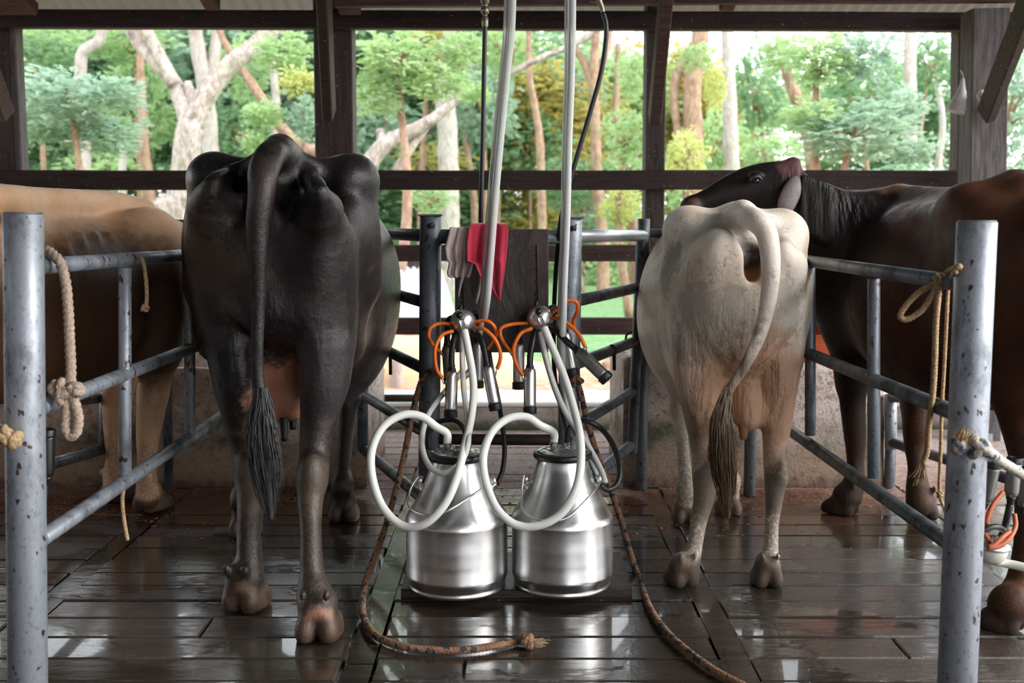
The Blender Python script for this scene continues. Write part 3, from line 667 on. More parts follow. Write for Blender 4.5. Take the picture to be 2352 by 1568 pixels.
# ---- brown cow in the right bay, head laid over the white cow's back
def brown_cow():
    b = SDF((.50, 2.95, -.01), (2.15, 5.0, 1.48), .010)
    b.loft((1.80, 3.12), (-.20, 1.0), [
        (.02, 0, 1.06, .15, .18, .26), (.25, 0, 1.03, .20, .26, .30), (.50, 0, .98, .26, .30, .36), (.80, 0, .92, .35, .355, .40), (1.05, 0, .90, .36, .365, .40), (1.28, 0, .92, .30, .345, .34), (1.50, 0, .96, .22, .30, .28)], .05, 2.2)
    # back line: hook bone, spine bumps, withers
    b.ell(P(2215, 476, 3.62), (.05, .09, .05), .06); b.seg(P(2215, 478, 3.62), P(2330, 445, 3.6), .05, .07, .07); b.seg(P(2215, 480, 3.62), P(2080, 520, 4.1), .035, .05, .07)
    b.chain([P(2352, 445, 3.5), P(2290, 452, 3.75), P(2180, 462, 4.1), P(2070, 452, 4.4)], [.06, .05, .045, .045], .06)
    b.ell(P(2245, 640, 3.55), (.14, .26, .26), .10); b.ell((1.56, 3.30, 1.0), (.11, .20, .26), .08)
    # thigh, hind leg (left)
    b.chain([P(2330, 600, 3.42), P(2330, 760, 3.45), P(2345, 880, 3.45)], [.15, .15, .10], .06, (1, 1.3, 1))
    pleg(b, [(2340, 860, 3.45, 72), (2345, 950, 3.45, 52), (2360, 1040, 3.42, 42), (2368, 1090, 3.36, 42), (2366, 1160, 3.30, 34), (2362, 1250, 3.26, 32), (2350, 1340, 3.22, 38), (2335, 1390, 3.20, 46)], (1, 1.12, 1))
    g = G(2318, 1452); b.seg(P(2340, 1375, 3.2), (g.x, g.y + .0, .09), .05, .055, .03); hoof(b, g.x - .01, g.y + .02, .9, .92)
    # right hind leg, outside the picture
    b.chain([(1.96, 3.42, .95), (1.98, 3.45, .68), (1.97, 3.36, .50), (1.96, 3.30, .30), (1.95, 3.28, .12)], [.14, .085, .055, .04, .045], .05, (1, 1.3, 1)); hoof(b, 1.95, 3.28, 0, 1.1)
    b.chain([(1.80, 3.10, 1.24), (1.81, 3.00, 1.15), (1.81, 2.99, .9), (1.81, 3.0, .6)], [.035, .035, .025, .02], .02)
    # forelegs
    sh = P(1975, 640, 4.45)
    b.ell(P(1985, 640, 4.5), (.14, .24, .27), .10); b.ell(P(2110, 640, 4.62), (.14, .2, .26), .10)
    b.chain([P(1960, 720, 4.45), P(1952, 800, 4.47), P(1956, 880, 4.47)], [R(58, 4.45), R(44, 4.47), R(34, 4.47)], .06, (1, 1.3, 1))
    pleg(b, [(1956, 870, 4.47, 33), (1960, 950, 4.46, 28), (1964, 1000, 4.46, 26), (1965, 1060, 4.46, 20), (1962, 1105, 4.45, 25), (1952, 1140, 4.44, 29)])
    g = G(1942, 1178); hoof(b, g.x - .01, g.y, .9, .98)
    b.chain([P(2090, 760, 4.5), P(2100, 850, 4.48), P(2104, 930, 4.46)], [R(60, 4.5), R(42, 4.48), R(32, 4.46)], .06, (1, 1.3, 1))
    pleg(b, [(2104, 920, 4.46, 31), (2106, 975, 4.42, 33), (2104, 1020, 4.42, 27), (2106, 1075, 4.40, 21), (2108, 1120, 4.38, 27), (2112, 1155, 4.36, 31)])
    g = G(2120, 1188); hoof(b, g.x, g.y, -.2, .98)
    # chest and neck
    b.chain([P(2010, 600, 4.5), P(1960, 580, 4.45), P(1905, 545, 4.42), P(1860, 500, 4.40), P(1830, 462, 4.38)], [R(150, 4.5), R(135, 4.45), R(112, 4.42), R(86, 4.40), R(50, 4.40)], .10, (1, .60, 1))
    b.chain([P(1915, 660, 4.48), P(1945, 740, 4.50)], [R(48, 4.48), R(50, 4.5)], .08, (1, .8, 1))
    # head
    b.chain([P(1590, 474, 4.36), P(1630, 458, 4.36), P(1680, 438, 4.37), P(1730, 428, 4.38), P(1780, 424, 4.38), P(1808, 428, 4.38)], [R(23, 4.36), R(27, 4.36), R(37, 4.37), R(48, 4.38), R(53, 4.38), R(50, 4.38)], .03, (1, .85, 1))
    b.ell(P(1588, 474, 4.36), (R(24, 4.36), .055, R(22, 4.36)), .02)
    b.chain([P(1610, 492, 4.37), P(1700, 486, 4.38), P(1775, 478, 4.38)], [R(18, 4.37), R(26, 4.38), R(42, 4.38)], .04, (1, .7, 1))
    b.ell(P(1812, 388, 4.38), (R(26, 4.38), .045, R(20, 4.38)), .02); b.ell(P(1822, 374, 4.38), (R(17, 4.38), .03, R(14, 4.38)), .012)
    b.ell(P(1738, 404, 4.28), (R(20, 4.3), .03, R(12, 4.3)), .02)
    b.ell(P(1576, 480, 4.31), (.012, .02, .010), .008, neg=True)
    for i in range(9):
        q = i / 8; b.seg(P(1842 + 70 * q, 402 + 30 * q, 4.30), P(1836 + 62 * q, 520 + 40 * q, 4.30), .006, .006, .02)
    ped = (1.72, 3.3, 1.2)
    pt = [(*P(1900, 560, 4.35), .46, (.010, .007, .007), .97, .5), (*P(1700, 440, 4.3), .34, (.012, .009, .009), .97, .4), (*P(1822, 374, 4.33), .075, (.13, .06, .06), .8, 1), (*P(1592, 472, 4.3), .05, (.16, .085, .05), .7, 1.5), (*P(1950, 850, 4.4), .30, (.008, .006, .006), .9, .7),
          (*P(1955, 1080, 4.4), .3, (.02, .01, .009), .9, .6), (*P(2065, 440, 4.4), .09, (.30, .15, .08), .6, 1.5)]
    mat = m_hide('brown_hide', (.075, .027, .012), (.030, .011, .007), (.09, .05, .03), pt, .48, .6, .35, .12, .22, hoof=(.03, .018, .012), wrinkle=(14, (2.4, 1, .25), tuple(P(1890, 490, 4.3)), .26))
    root = finish(b, 'cow', mat, 'dark brown cow resting its head across the back of the white cow', 'cow', (1.6, 4.0, 0))
    e = P(1736, 415, 4.262); obj('eye', lathe([(0, -.014), (.008, -.011), (.0125, -.004), (.0125, .004), (.008, .011), (0, .014)], e, (0, 1, 0), 16), m_simple('dark_eye', (.006, .005, .005), .08), root)
    obj('eyelid', sweep([P(1722, 418, 4.265), P(1730, 407, 4.255), P(1741, 405, 4.255), P(1752, 414, 4.26)], [.003, .007, .007, .003], 10), M['hair_black'], root)
    # ear hanging by the jaw
    mb = SDF(tuple(P(1760, 530, 4.2) - Vector((.02, .02, .0))), tuple(P(1860, 400, 4.45) + Vector((0, .05, 0))), .005)
    mb.chain([P(1826, 415, 4.30), P(1818, 440, 4.27), P(1806, 470, 4.25), P(1798, 500, 4.24)], [.022, .036, .034, .012], .01, (1, .4, 1)); mb.chain([P(1805, 440, 4.24), P(1796, 472, 4.22), P(1793, 496, 4.22)], [.008, .018, .008], .01, (1, .5, 1), neg=True)
    v, f = mb.mesh(); tag(obj('ear', (v.tolist(), f.tolist()), m_hide('ear_hide', (.20, .18, .18), (.10, .08, .075), (.2, .1, .05), [(*P(1795, 470, 4.2), .05, (.20, .085, .035), .9, 1)], .4, -1), root), 'greyish ear with a rusty inner side')
    return root

# ---- tan cow in the left bay
def tan_cow():
    b = SDF((-2.35, 3.0, -.01), (-1.12, 5.75, 1.42), .010)
    b.loft((-1.98, 3.22), (.27, 1.0), [
        (.02, 0, 1.03, .16, .18, .24), (.25, 0, 1.0, .23, .24, .32), (.50, 0, .96, .27, .29, .38), (.80, 0, .92, .32, .31, .40), (1.05, 0, .89, .325, .31, .38), (1.30, 0, .90, .29, .29, .34), (1.5, 0, .92, .24, .27, .30), (1.72, 0, .92, .19, .22, .24)], .05, 2.3)
    b.ell(P(20, 500, 3.75), (.05, .10, .05), .10)
    b.chain([P(-30, 462, 3.5), P(60, 462, 3.85), P(170, 462, 4.2), P(260, 466, 4.5), P(330, 484, 4.65)], [.06, .05, .045, .045, .05], .06)
    b.ell(P(348, 590, 4.46), (.12, .20, .19), .10, rz=-.3); b.chain([P(338, 520, 4.50), P(362, 600, 4.42), P(368, 700, 4.40), P(362, 800, 4.42)], [.06, .085, .10, .09], .05)
    pass
    b.chain([P(360, 800, 4.42), P(358, 860, 4.46), P(350, 910, 4.48)], [.09, .065, .05], .05, (1, 1.2, 1))
    pleg(b, [(352, 900, 4.48, 34), (346, 950, 4.48, 32), (340, 1000, 4.48, 27), (338, 1060, 4.47, 22), (338, 1110, 4.45, 25), (340, 1140, 4.43, 29)])
    g = G(345, 1172); hoof(b, g.x, g.y + .01, -.5, 1.05)
    pleg(b, [(275, 850, 4.66, 44), (268, 920, 4.66, 34), (266, 980, 4.66, 28), (264, 1050, 4.64, 21), (262, 1095, 4.62, 25), (264, 1120, 4.60, 28)])
    g = G(266, 1148); hoof(b, g.x, g.y, -.2, 1.0)
    b.ell((-1.66, 4.62, .80), (.11, .17, .2), .08)
    for (lx, s) in ((-1.76, 1), (-2.08, 1)):
        b.chain([(lx, 3.45, .98), (lx + .02, 3.52, .72), (lx, 3.45, .52), (lx, 3.40, .30), (lx + .01, 3.38, .12)], [.14, .09, .055, .038, .044], .05, (1, 1.35, 1)); hoof(b, lx + .01, 3.38, -.3, 1.1)
    b.chain([(-1.99, 3.22, 1.2), (-2.0, 3.12, 1.1), (-2.0, 3.1, .8), (-2.0, 3.1, .55)], [.035, .035, .025, .02], .02)
    head_down(b, (-1.46, 4.85, .98), (-1.40, 5.20, .88), (-1.38, 5.42, .60))
    for i in range(6):
        b.seg(P(150 + 34 * i, 540, 3.86 + .1 * i), P(160 + 36 * i, 760, 3.84 + .1 * i), .006, .006, .035)
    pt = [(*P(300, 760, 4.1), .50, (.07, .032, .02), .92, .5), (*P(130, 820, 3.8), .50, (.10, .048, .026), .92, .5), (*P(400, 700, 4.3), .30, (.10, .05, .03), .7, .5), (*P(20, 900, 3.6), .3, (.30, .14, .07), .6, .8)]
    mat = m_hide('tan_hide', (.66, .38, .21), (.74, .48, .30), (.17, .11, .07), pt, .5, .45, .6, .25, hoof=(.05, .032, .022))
    return finish(b, 'cow', mat, 'tan cow standing side on behind the left pipe fence', 'cow', (-1.8, 4.0, 0))
black_cow(); white_cow(); brown_cow(); tan_cow()
# ---------------------------------------------------------------- floor, curb, yard
def make_floor():
    mb = MB(); tones = []; y = -2.2; i = 0
    segs = [(-5.2, -2.50), (-2.42, -1.485), (-1.40, -.455), (-.365, .565), (.645, 1.62), (1.70, 2.70), (2.78, 5.2)]
    while y < 6.22:
        w = random.uniform(.13, .165); y1 = min(y + w, 6.235)
        for (a, b) in segs:
            z = random.uniform(-.004, .0); e = .004; tone = random.random()
            xs = [a + random.uniform(-.006, .006), b + random.uniform(-.006, .006)]
            if random.random() < .25:
                m = random.uniform(a + .2, b - .2); parts = [(xs[0], m - .003), (m + .003, xs[1])]
            else: parts = [tuple(xs)]
            for (p, q) in parts:
                n = len(mb.v); yy0, yy1 = y + .004, y1 - .004; zz = z; tl = random.uniform(-.0015, .0015)
                mb.v += [(p, yy0, -.05), (q, yy0, -.05), (q, yy1, -.05), (p, yy1, -.05), (p, yy0, zz - e), (q, yy0, zz - e), (q, yy1, zz - e), (p, yy1, zz - e), (p + e, yy0 + e, zz + tl), (q - e, yy0 + e, zz + tl), (q - e, yy1 - e, zz - tl), (p + e, yy1 - e, zz - tl)]
                for k in range(4):
                    l = (k + 1) % 4
                    mb.f += [(n + k, n + l, n + 4 + l, n + 4 + k), (n + 4 + k, n + 4 + l, n + 8 + l, n + 8 + k)]; tones += [tone] * 2
                mb.f.append((n + 8, n + 9, n + 10, n + 11)); tones.append(tone)
        y = y1
    for c in (-2.46, -1.4425, -.41, .605, 1.66, 2.74):
        n = len(mb.v); y = -2.2
        while y < 6.2:
            y1 = min(y + random.uniform(1.2, 2.2), 6.22); z = -.006; n = len(mb.v)
            mb.v += [(c - .038, y + .003, z), (c + .038, y + .003, z), (c + .038, y1 - .003, z), (c - .038, y1 - .003, z)]; mb.f.append((n, n + 1, n + 2, n + 3)); tones.append(.3); y = y1
    n = len(mb.v); mb.v += [(-5.3, -2.3, -.022), (5.3, -2.3, -.022), (5.3, 6.24, -.022), (-5.3, 6.24, -.022)]; mb.f.append((n, n + 1, n + 2, n + 3)); tones.append(0)
    v, f = mb.data()
    me = bpy.data.meshes.new('floor'); me.from_pydata(v, [], f); me.update(); me.materials.append(M['floor'])
    at = me.attributes.new('tone', 'FLOAT', 'FACE'); at.data.foreach_set('value', tones)
    o = bpy.data.objects.new('floor', me); C.objects.link(o); o['kind'] = 'structure'
make_floor()

def struct(name, d, mat, smooth=False):
    return tag(obj(name, d, mat, smooth=smooth), kind='structure')

mb = MB(); mb.add(beam((-6, 6.46, .052), (6, 6.46, .052), .42, .14, bev=.012, warp=.003)); struct('trim_curb', mb.data(), M['curb'])
struct('trim_curb_cap', beam((-6, 6.46, .136), (6, 6.46, .136), .43, .030, bev=.008, warp=.002), M['curb_top'])
struct('ground', ([(-60, 6.6, -.04), (60, 6.6, -.04), (60, 90, .3), (-60, 90, .3)], [(0, 1, 2, 3)]), M['ground'])
struct('ground_apron', ([(-60, -30, -.07), (60, -30, -.07), (60, 6.7, -.07), (-60, 6.7, -.07)], [(0, 1, 2, 3)]), m_simple('earth', (.30, .24, .19), .95, bump=.5, bs=6, var=.3))

# chips of sawdust on the boards
mb = MB()
for i in range(4200):
    x = random.uniform(-2.4, 2.5); y = 4.62 + random.gauss(0, .25)
    if random.random() < .35: y = random.uniform(4.5, 6.1)
    if y > 6.2 or y < 3.9 or noise.noise(Vector((x * 2.2, y * 2.2, 3))) < -.02: continue
    s = random.uniform(.003, .008); a = random.uniform(0, 6.3); c, sn = math.cos(a), math.sin(a); t = random.uniform(0, s * .8)
    n = len(mb.v); mb.v += [(x - s * c, y - s * sn, .0015), (x + s * sn, y - s * c, .002 + t * .3), (x + s * c, y + s * sn, .003 + t), (x - s * sn, y + s * c, .002)]; mb.f.append((n, n + 1, n + 2, n + 3))
tag(obj('sawdust', mb.data(), m_simple('red_sawdust', (.30, .12, .06), .9, var=.5, bs=15), smooth=False), 'reddish sawdust scattered along the foot of the troughs', 'sawdust', kind='stuff')

# ---------------------------------------------------------------- troughs
def trough(x0, x1, label, zl=.56, zr=.53):
    bm = bmesh.new(); y0, y1 = 4.92, 5.62; nx = int((x1 - x0) / .06) + 2
    prof = [(y0 - .03, 0), (y0 - .012, .18), (y0, .40), (y0 + .004, .50), (y0 + .03, .53), (y0 + .09, .53), (y0 + .115, .50), (y0 + .14, .22), (y1 - .14, .22), (y1 - .115, .50), (y1 - .09, .53), (y1 - .03, .53), (y1, .50), (y1 + .02, 0)]
    v = []; f = []
    xs = [x0, x0 + .015, x0 + .05] + list(np.linspace(x0 + .1, x1 - .1, nx)) + [x1 - .05, x1 - .015, x1]
    for i, x in enumerate(xs):
        q = (x - x0) / (x1 - x0); top = (zl + (zr - zl) * q) / .53; e = 1 - (.03 if i in (0, len(xs) - 1) else .008 if i in (1, len(xs) - 2) else 0)
        for (y, z) in prof:
            nz = noise.noise(Vector((x * 5, y * 5, z * 5))) * .010
            v.append((x, 5.27 + (y - 5.27) * e + nz * .6, max(0, z * top * e + (nz if z > 0 else 0))))
    m = len(prof)
    for i in (0, 1, 2, len(xs) - 3, len(xs) - 2, len(xs) - 1):
        for j in (6, 7, 8, 9):
            p_ = v[i * m + j]; v[i * m + j] = (p_[0], p_[1], v[i * m + 5][2])
    for i in range(len(xs) - 1):
        for j in range(m - 1): f.append((i * m + j, (i + 1) * m + j, (i + 1) * m + j + 1, i * m + j + 1))
    # solid ends and dividing walls
    o = MB(); o.add((v, f))
    for i in (0, len(xs) - 1):
        n = len(o.v); o.v += [v[i * m + j] for j in range(m)]; o.f.append(tuple(n + j for j in (range(m) if i else reversed(range(m)))))
    return tag(obj('trough', o.data(), M['conc'], smooth=True), label, 'trough')
trough(-3.3, -.64, 'stained concrete trough at the heads of the black and tan cows', .52, .52)
trough(.49, 1.64, 'stained concrete trough in front of the white cow, right of the milk cans', .57, .53)
# orange feed box and log lying on the right trough
r = empty('feed_box', P(1870, 840, 5.2), 'orange painted wooden feed box on the right concrete trough', 'feed box')
a, b_ = P(1826, 842, 5.05), P(1925, 842, 5.05)
obj('front_board', box(a.x, b_.x + .35, 5.03, 5.06, .535, .655), M['redbox'], r, False); obj('back_board', box(a.x, b_.x + .35, 5.40, 5.43, .535, .655), M['redbox'], r, False)
obj('side_board', box(a.x, a.x + .025, 5.06, 5.40, .535, .655), M['redbox'], r, False); obj('side_board', box(b_.x + .32, b_.x + .35, 5.06, 5.40, .535, .655), M['redbox'], r, False)
tag(obj('log', sweep([(1.30, 5.25, .80), (1.48, 5.26, .79), (1.66, 5.24, .75), (1.9, 5.25, .76)], [.12, .13, .12, .11], 18, .05, jit=.03), M['brownlog']), 'mottled brown log lying on top of the orange feed box', 'log')

# ---------------------------------------------------------------- timber frame
YB = 6.24
def timber(name, a, b, w, h, mat, label, cat='beam', up=(0, 0, 1), group=None):
    return tag(obj(name, beam(a, b, w, h, up, .006, .0015), mat, smooth=False), label, cat, group)
def zat(py, Y): return P(1176, py, Y).z
def hbar(name, py0, py1, Y, th, label, mat=None, x0=-4.2, x1=4.2, dz=0):
    z0, z1 = zat(py1, Y), zat(py0, Y)
    return timber(name, (x0, Y, (z0 + z1) / 2 + dz), (x1, Y, (z0 + z1) / 2 - dz), th, z1 - z0, mat or M['timber'], label)
hbar('timber_beam', 27, 69, YB - .02, .08, 'dark top beam spanning the whole back of the shed under the roof', dz=.012)
hbar('timber_rail', 391, 436, YB - .03, .05, 'dark timber rail at the height of the cows\' backs, second from top', M['timber'])
hbar('timber_rail', 562, 600, YB + .01, .04, 'reddish timber rail behind the crimson cloth', M['timber_w'])
hbar('timber_rail', 729, 768, YB + .01, .04, 'reddish timber rail lowest of the back wall, behind the milking claws', M['timber_w'])
def post(px, wpx, label, w=None, py_top=-60, mat=None, Y=YB + .10, depth=.16):
    x = P(px, 300, Y).x; w = wpx * Y / F
    return timber('timber_post', (x, Y, -.05), (x, Y, P(px, py_top, Y).z), w, depth, mat or M['timber_v'], label, 'post', up=(0, 1, 0))
post(6, 84, 'dark timber post at the left edge of the picture'); post(772, 86, 'dark timber post behind the black cow'); post(1502, 44, 'narrow dark timber post behind the gap left of the white cow')
x = P(2250, 300, 5.9).x
timber('timber_post', P(2244, 1200, 6.0) - Vector((0, 0, .5)), P(2262, 25, 6.0), .19, .17, M['timber_grey'], 'thick weathered grey post at the right with a bag hung beside it', 'post', up=(0, 1, 0))
timber('timber_post', P(2196, 1150, YB + .1), P(2210, 60, YB + .1), .08, .12, M['timber_v'], 'slim upright board just left of the thick grey post', 'post', up=(0, 1, 0))
x = P(33, 300, 6.1).x; timber('timber_post', (P(45, 300, 6.25).x, 6.3, -.05), (P(36, 300, 6.25).x, 6.3, 2.3), .035, .10, M['timber_grey'], 'thin grey batten on the right side of the left edge post', 'post', up=(0, 1, 0))
# braces rising from the posts to the roof frame
timber('brace', P(756, 262, 6.05), P(742, -40, 5.35), .055, .10, M['timber'], 'dark diagonal brace on the post behind the black cow', 'brace', up=(0, 1, 0))
timber('brace', P(1503, 272, 6.08), P(1531, -30, 5.45), .06, .10, M['timber_w'], 'dark reddish brace on the narrow middle post', 'brace', up=(0, 1, 0))
timber('brace', P(2266, 262, 5.86), P(2368, -10, 5.0), .055, .10, M['timber'], 'long diagonal brace on the thick grey post', 'brace', up=(0, 1, 0))
timber('brace', P(14, 262, 6.0), P(-24, 160, 5.6), .05, .09, M['timber_w'], 'diagonal brace at the left edge post', 'brace', up=(0, 1, 0))
timber('beam', (P(770, 0, 5.9).x, 5.9, P(0, 4, 5.9).z), (4.2, 5.9, P(0, -4, 5.9).z + .02), .07, .055, M['timber_w'], 'thin reddish purlin right under the iron roof, right of the hanging hoses', 'beam')
for px, w in ((465, 34), (1685, 34), (792, 50), (0, 100)):
    a = P(px, 3 if px in (465, 1685) else 14, 5.9)
    lab = {465: 'stub end of a rafter above the left bay', 1685: 'stub end of a rafter above the white cow', 792: 'rafter end on top of the middle left post', 0: 'rafter end at the top left corner'}[px]
    timber('rafter', (a.x, 6.1, a.z + .02), (a.x, 3.4, a.z + .75), w * 5.9 / F, .07, M['timber_w'], lab, 'rafter')
# corrugated roof
v = []; f = []; nr = 5; xs = np.arange(-7.0, 3.7, .019); yz = [(6.72, 2.29), (6.3, 2.415), (3.0, 3.36), (.6, 4.0), (-4.2, 2.7)]
for x in xs:
    for (y, z) in yz: v.append((x, y, z + .011 * math.sin(x * 2 * math.pi / .076)))
for i in range(len(xs) - 1):
    for j in range(nr - 1): f.append((i * nr + j, i * nr + j + 1, (i + 1) * nr + j + 1, (i + 1) * nr + j))
mb = MB()
for k in range(14): mb.add(beam((-7, -3.95, .12 + k * .2), (1.2, -3.95, .12 + k * .2), .03, .185, bev=.004))
struct('wall_front', mb.data(), M['timber_w'])
mb = MB()
for k in range(14): mb.add(beam((-5.6, -3.9, .12 + k * .2), (-5.6, 4.6, .12 + k * .2), .03, .185, bev=.004))
struct('wall_left_added', mb.data(), M['timber_w'])  # unseen plank wall added to darken the left side and give contrast
struct('roof', (v, f), M['roof'], True)

# ---------------------------------------------------------------- pipe fences
def pp(r, name, a, b, rad, mat): return obj(name, pipe(a, b, rad), mat, r)
# left front fence
def sidefence(X0, s, post_top, post_bot, rails, uprights, endpx, label, mats, side):
    c = X0 - s * 2.66
    def on(px, py):
        t_ = (px - CX) / F; 
        Y = c / (t_ - s)
        for _ in range(4):
            p = P(px, py, Y); Y = Y + (X0 + s * (p.y - 2.66) - p.x) / (t_ - s)
        return P(px, py, Y)
    r = empty('pipe_fence', (X0, 2.66, 0), label, 'fence')
    top, bot = P(*post_top, 2.66), P(*post_bot, 2.66); d = bot - top; bot = top + d * ((top.z + .02) / -d.z)
    shell = lathe([(.036, -.0), (.0445, 0), (.0455, .002), (.0455, (bot - top).length)], top, (bot - top), 48)
    inner = lathe([(.0405, 0.0), (.0405, .25)], top, (bot - top), 48)
    obj('post', MB().add(pipe(bot, top, .0455, 48)).data(), mats[0], r)
    obj('post_cap', pipe(top - Vector((0, 0, .001)), top + Vector((0, 0, .003)), .043, 40), m_simple('cap_' + str(side), (.16, .16, .15), .5, .5, bump=.3), r)
    rr = []
    for (ax, ay, sl) in rails:
        a = on(ax, ay); bb = on(endpx, ay + sl * (endpx - ax)); rr.append((ax, ay, sl)); pp(r, 'rail', a, bb, .0205, mats[1])
    for (px, pt, pb) in uprights: pp(r, 'upright', on(px, pt), on(px, pb), .0185, mats[2])
    e = on(endpx, rails[0][1] + rails[0][2] * (endpx - rails[0][0])); pp(r, 'upright', (e.x, e.y, e.z + .05), (e.x, e.y, 0), .025, mats[2])
    return r, on
LF, onL = sidefence(-1.149, .03, (53, 490), (64, 1568), [(95, 611, -.075), (95, 935, -.395), (95, 1237, -.68)], [(287, 615, 1092), (436, 586, 1000)], 582, 'galvanised pipe fence with a thick front post at the left', (M['galv_l'], M['galv'], M['galv']), 'a')
RF, onR = sidefence(1.093, -.037, (2244, 509), (2198, 1568), [(2205, 650, .145), (2200, 951, .408), (2185, 1250, .708)], [(2007, 640, 1098), (1861, 612, 1000)], 1732, 'galvanised pipe fence with a thick spattered front post at the right', (M['galv_l'], M['galv_m'], M['galv_m']), 'b')

# centre posts with the board, top and bottom bars
CY0 = 4.0
cf = empty('pipe_fence', (0, CY0, 0), 'pipe frame of two capped posts behind the milk cans with slanting gate rails', 'fence')
for (pt, pb, mt) in (((989, 496), (985, 1270), 'galv_d'), ((1312, 502), (1302, 1270), 'galv')):
    top = P(*pt, CY0); bot = P(*pb, CY0); bot.z = -.0
    pp(cf, 'post', bot, top, .0385, M[mt])
    obj('post_cap', beam(top + Vector((-.041, 0, .003)), top + Vector((.041, 0, .003)), .085, .007, bev=.002), M['galv_d'], cf, False)
    nb = top + Vector((.004, -.037, -.033)); obj('bolt', lathe([(0, .014), (.008, .013), (.010, .008), (.010, 0), (.014, 0), (.014, -.004)], nb, (0, -1, 0), 8), M['rust'], cf)
pp(cf, 'top_rail', P(985, 543, CY0), P(1312, 545, CY0), .026, M['galv_m'])
pp(cf, 'bottom_rail', P(985, 1008, CY0), P(1305, 1010, CY0), .020, M['rust'])
YE = 4.8
for (x0, y0, x1, y1, mt, rd) in ((990, 541, 846, 535, 'galv_m', .023), (985, 697, 833, 654, 'galv_d', .021), (985, 852, 833, 778, 'galv_d', .021), (985, 998, 833, 906, 'galv_d', .021), (985, 1156, 833, 1030, 'galv_d', .021)):
    pp(cf, 'gate_rail', P(x0, y0, CY0), P(x1, y1, YE), rd, M[mt])
pp(cf, 'gate_upright', P(834, 525, YE), P(833, 1032, YE), .023, M['galv_m'])
for (x0, y0, x1, y1, mt, rd) in ((1312, 542, 1477, 541, 'steel_bright', .024), (1308, 694, 1471, 659, 'galv_d', .022), (1308, 841, 1459, 783, 'galv_d', .022), (1306, 986, 1454, 899, 'galv_d', .022), (1304, 1142, 1449, 1022, 'galv_m', .022)):
    pp(cf, 'gate_rail', P(x0, y0, CY0), P(x1, y1, YE), rd, M[mt])
pp(cf, 'gate_upright', P(1475, 528, YE), P(1452, 1040, YE), .023, M['galv_d'])
hp = empty('head_rail', (.6, 4.88, 0), 'grimy upright pipe and dark stub rail left of the white cow', 'rail')
pp(hp, 'post', (P(1479, 502, 4.86).x, 4.86, 0), P(1479, 502, 4.86), .026, M['galv_m']); pp(hp, 'rail', P(1480, 537, 4.88), P(1555, 536, 4.88), .020, M['galv_d'])
hp = empty('head_rail', (-1.2, 4.9, 0), 'dark pipe rail between the tan cow\'s shoulder and the black cow\'s hip', 'rail')
pp(hp, 'rail', P(372, 515, 4.9), P(600, 515, 4.9), .021, M['galv_d']); pp(hp, 'post', (P(372, 515, 4.9).x, 4.9, 0), P(372, 510, 4.9), .02, M['galv_d'])
# far gates of the neighbouring bays
g = empty('pipe_gate', (-1.9, 4.7, 0), 'dark low pipe gate seen under the tan cow', 'gate')
pp(g, 'upright', P(243, 905, 4.72), P(240, 1040, 4.72), .026, M['galv_m']); pp(g, 'rail', P(243, 1030, 4.72), P(70, 1078, 4.1), .022, M['galv_d']); pp(g, 'rail', P(243, 912, 4.72), P(70, 930, 4.1), .022, M['galv_d'])
g = empty('pipe_gate', (1.7, 4.8, 0), 'low pipe gate behind the brown cow\'s forelegs', 'gate')
pp(g, 'upright', P(2046, 905, 4.9), P(2046, 1030, 4.9), .026, M['galv']); pp(g, 'rail', P(2046, 1015, 4.9), P(2352, 1110, 4.1), .022, M['galv_d']); pp(g, 'rail', P(2046, 912, 4.9), P(2352, 935, 4.1), .022, M['galv_d'])
pp(g, 'upright', P(2046, 1010, 4.9), (P(2046, 1010, 4.9).x, 4.9, 0), .024, M['galv_m'])
# long low bar behind the left gate
tag(obj('low_rail', pipe(P(840, 914, 6.0), P(962, 914, 6.0), .02), M['rust']), 'rusty low bar on the curb left of the centre posts', 'rail')

# bag and pale stone on the grey post
bg = empty('hanging_bag', P(2200, 250, 5.85), 'dusty pale bag hanging from a nail on the board by the thick grey post', 'bag')
q = [P(2212, 180, 5.9), P(2208, 215, 5.88), P(2200, 240, 5.87), P(2194, 257, 5.87)]
v, f = sweep(q, [.006, .025, .040, .046], 18, .01, jit=.05); obj('sack', (v, f), M['bag'], bg)
obj('string', sweep([P(2206, 162, 5.92), P(2211, 172, 5.9), P(2212, 182, 5.9)], .004, 6), M['rope'], bg)
tag(obj('stone', lathe([(0, -.03), (.012, -.026), (.022, -.01), (.023, .005), (.016, .024), (0, .032)], P(2254, 220, 5.82), (.1, 0, 1), 20), M['egg']), 'small pale egg shaped lump wedged behind the long diagonal brace', 'stone')

# hooks on the gate rails
for (px, py, pb, lab) in ((888, 795, 860, 'short dark iron rod hanging from the left gate rail'), (1402, 800, 850, 'short dark iron rod hanging from the right gate rail')):
    Y = 4.45; tag(obj('iron_rod', sweep([P(px, py - 4, Y), P(px + 5, py - 6, Y), P(px + 8, py + 10, Y), P(px + 9, pb, Y)], .007, 8), M['rust']), lab, 'rod')
tag(obj('iron_ring', sweep([P(1444, 800, 4.72), P(1437, 785, 4.7), P(1440, 768, 4.7), P(1451, 762, 4.72)], .005, 8), M['rust']), 'small dark iron ring on the right gate upright', 'ring')
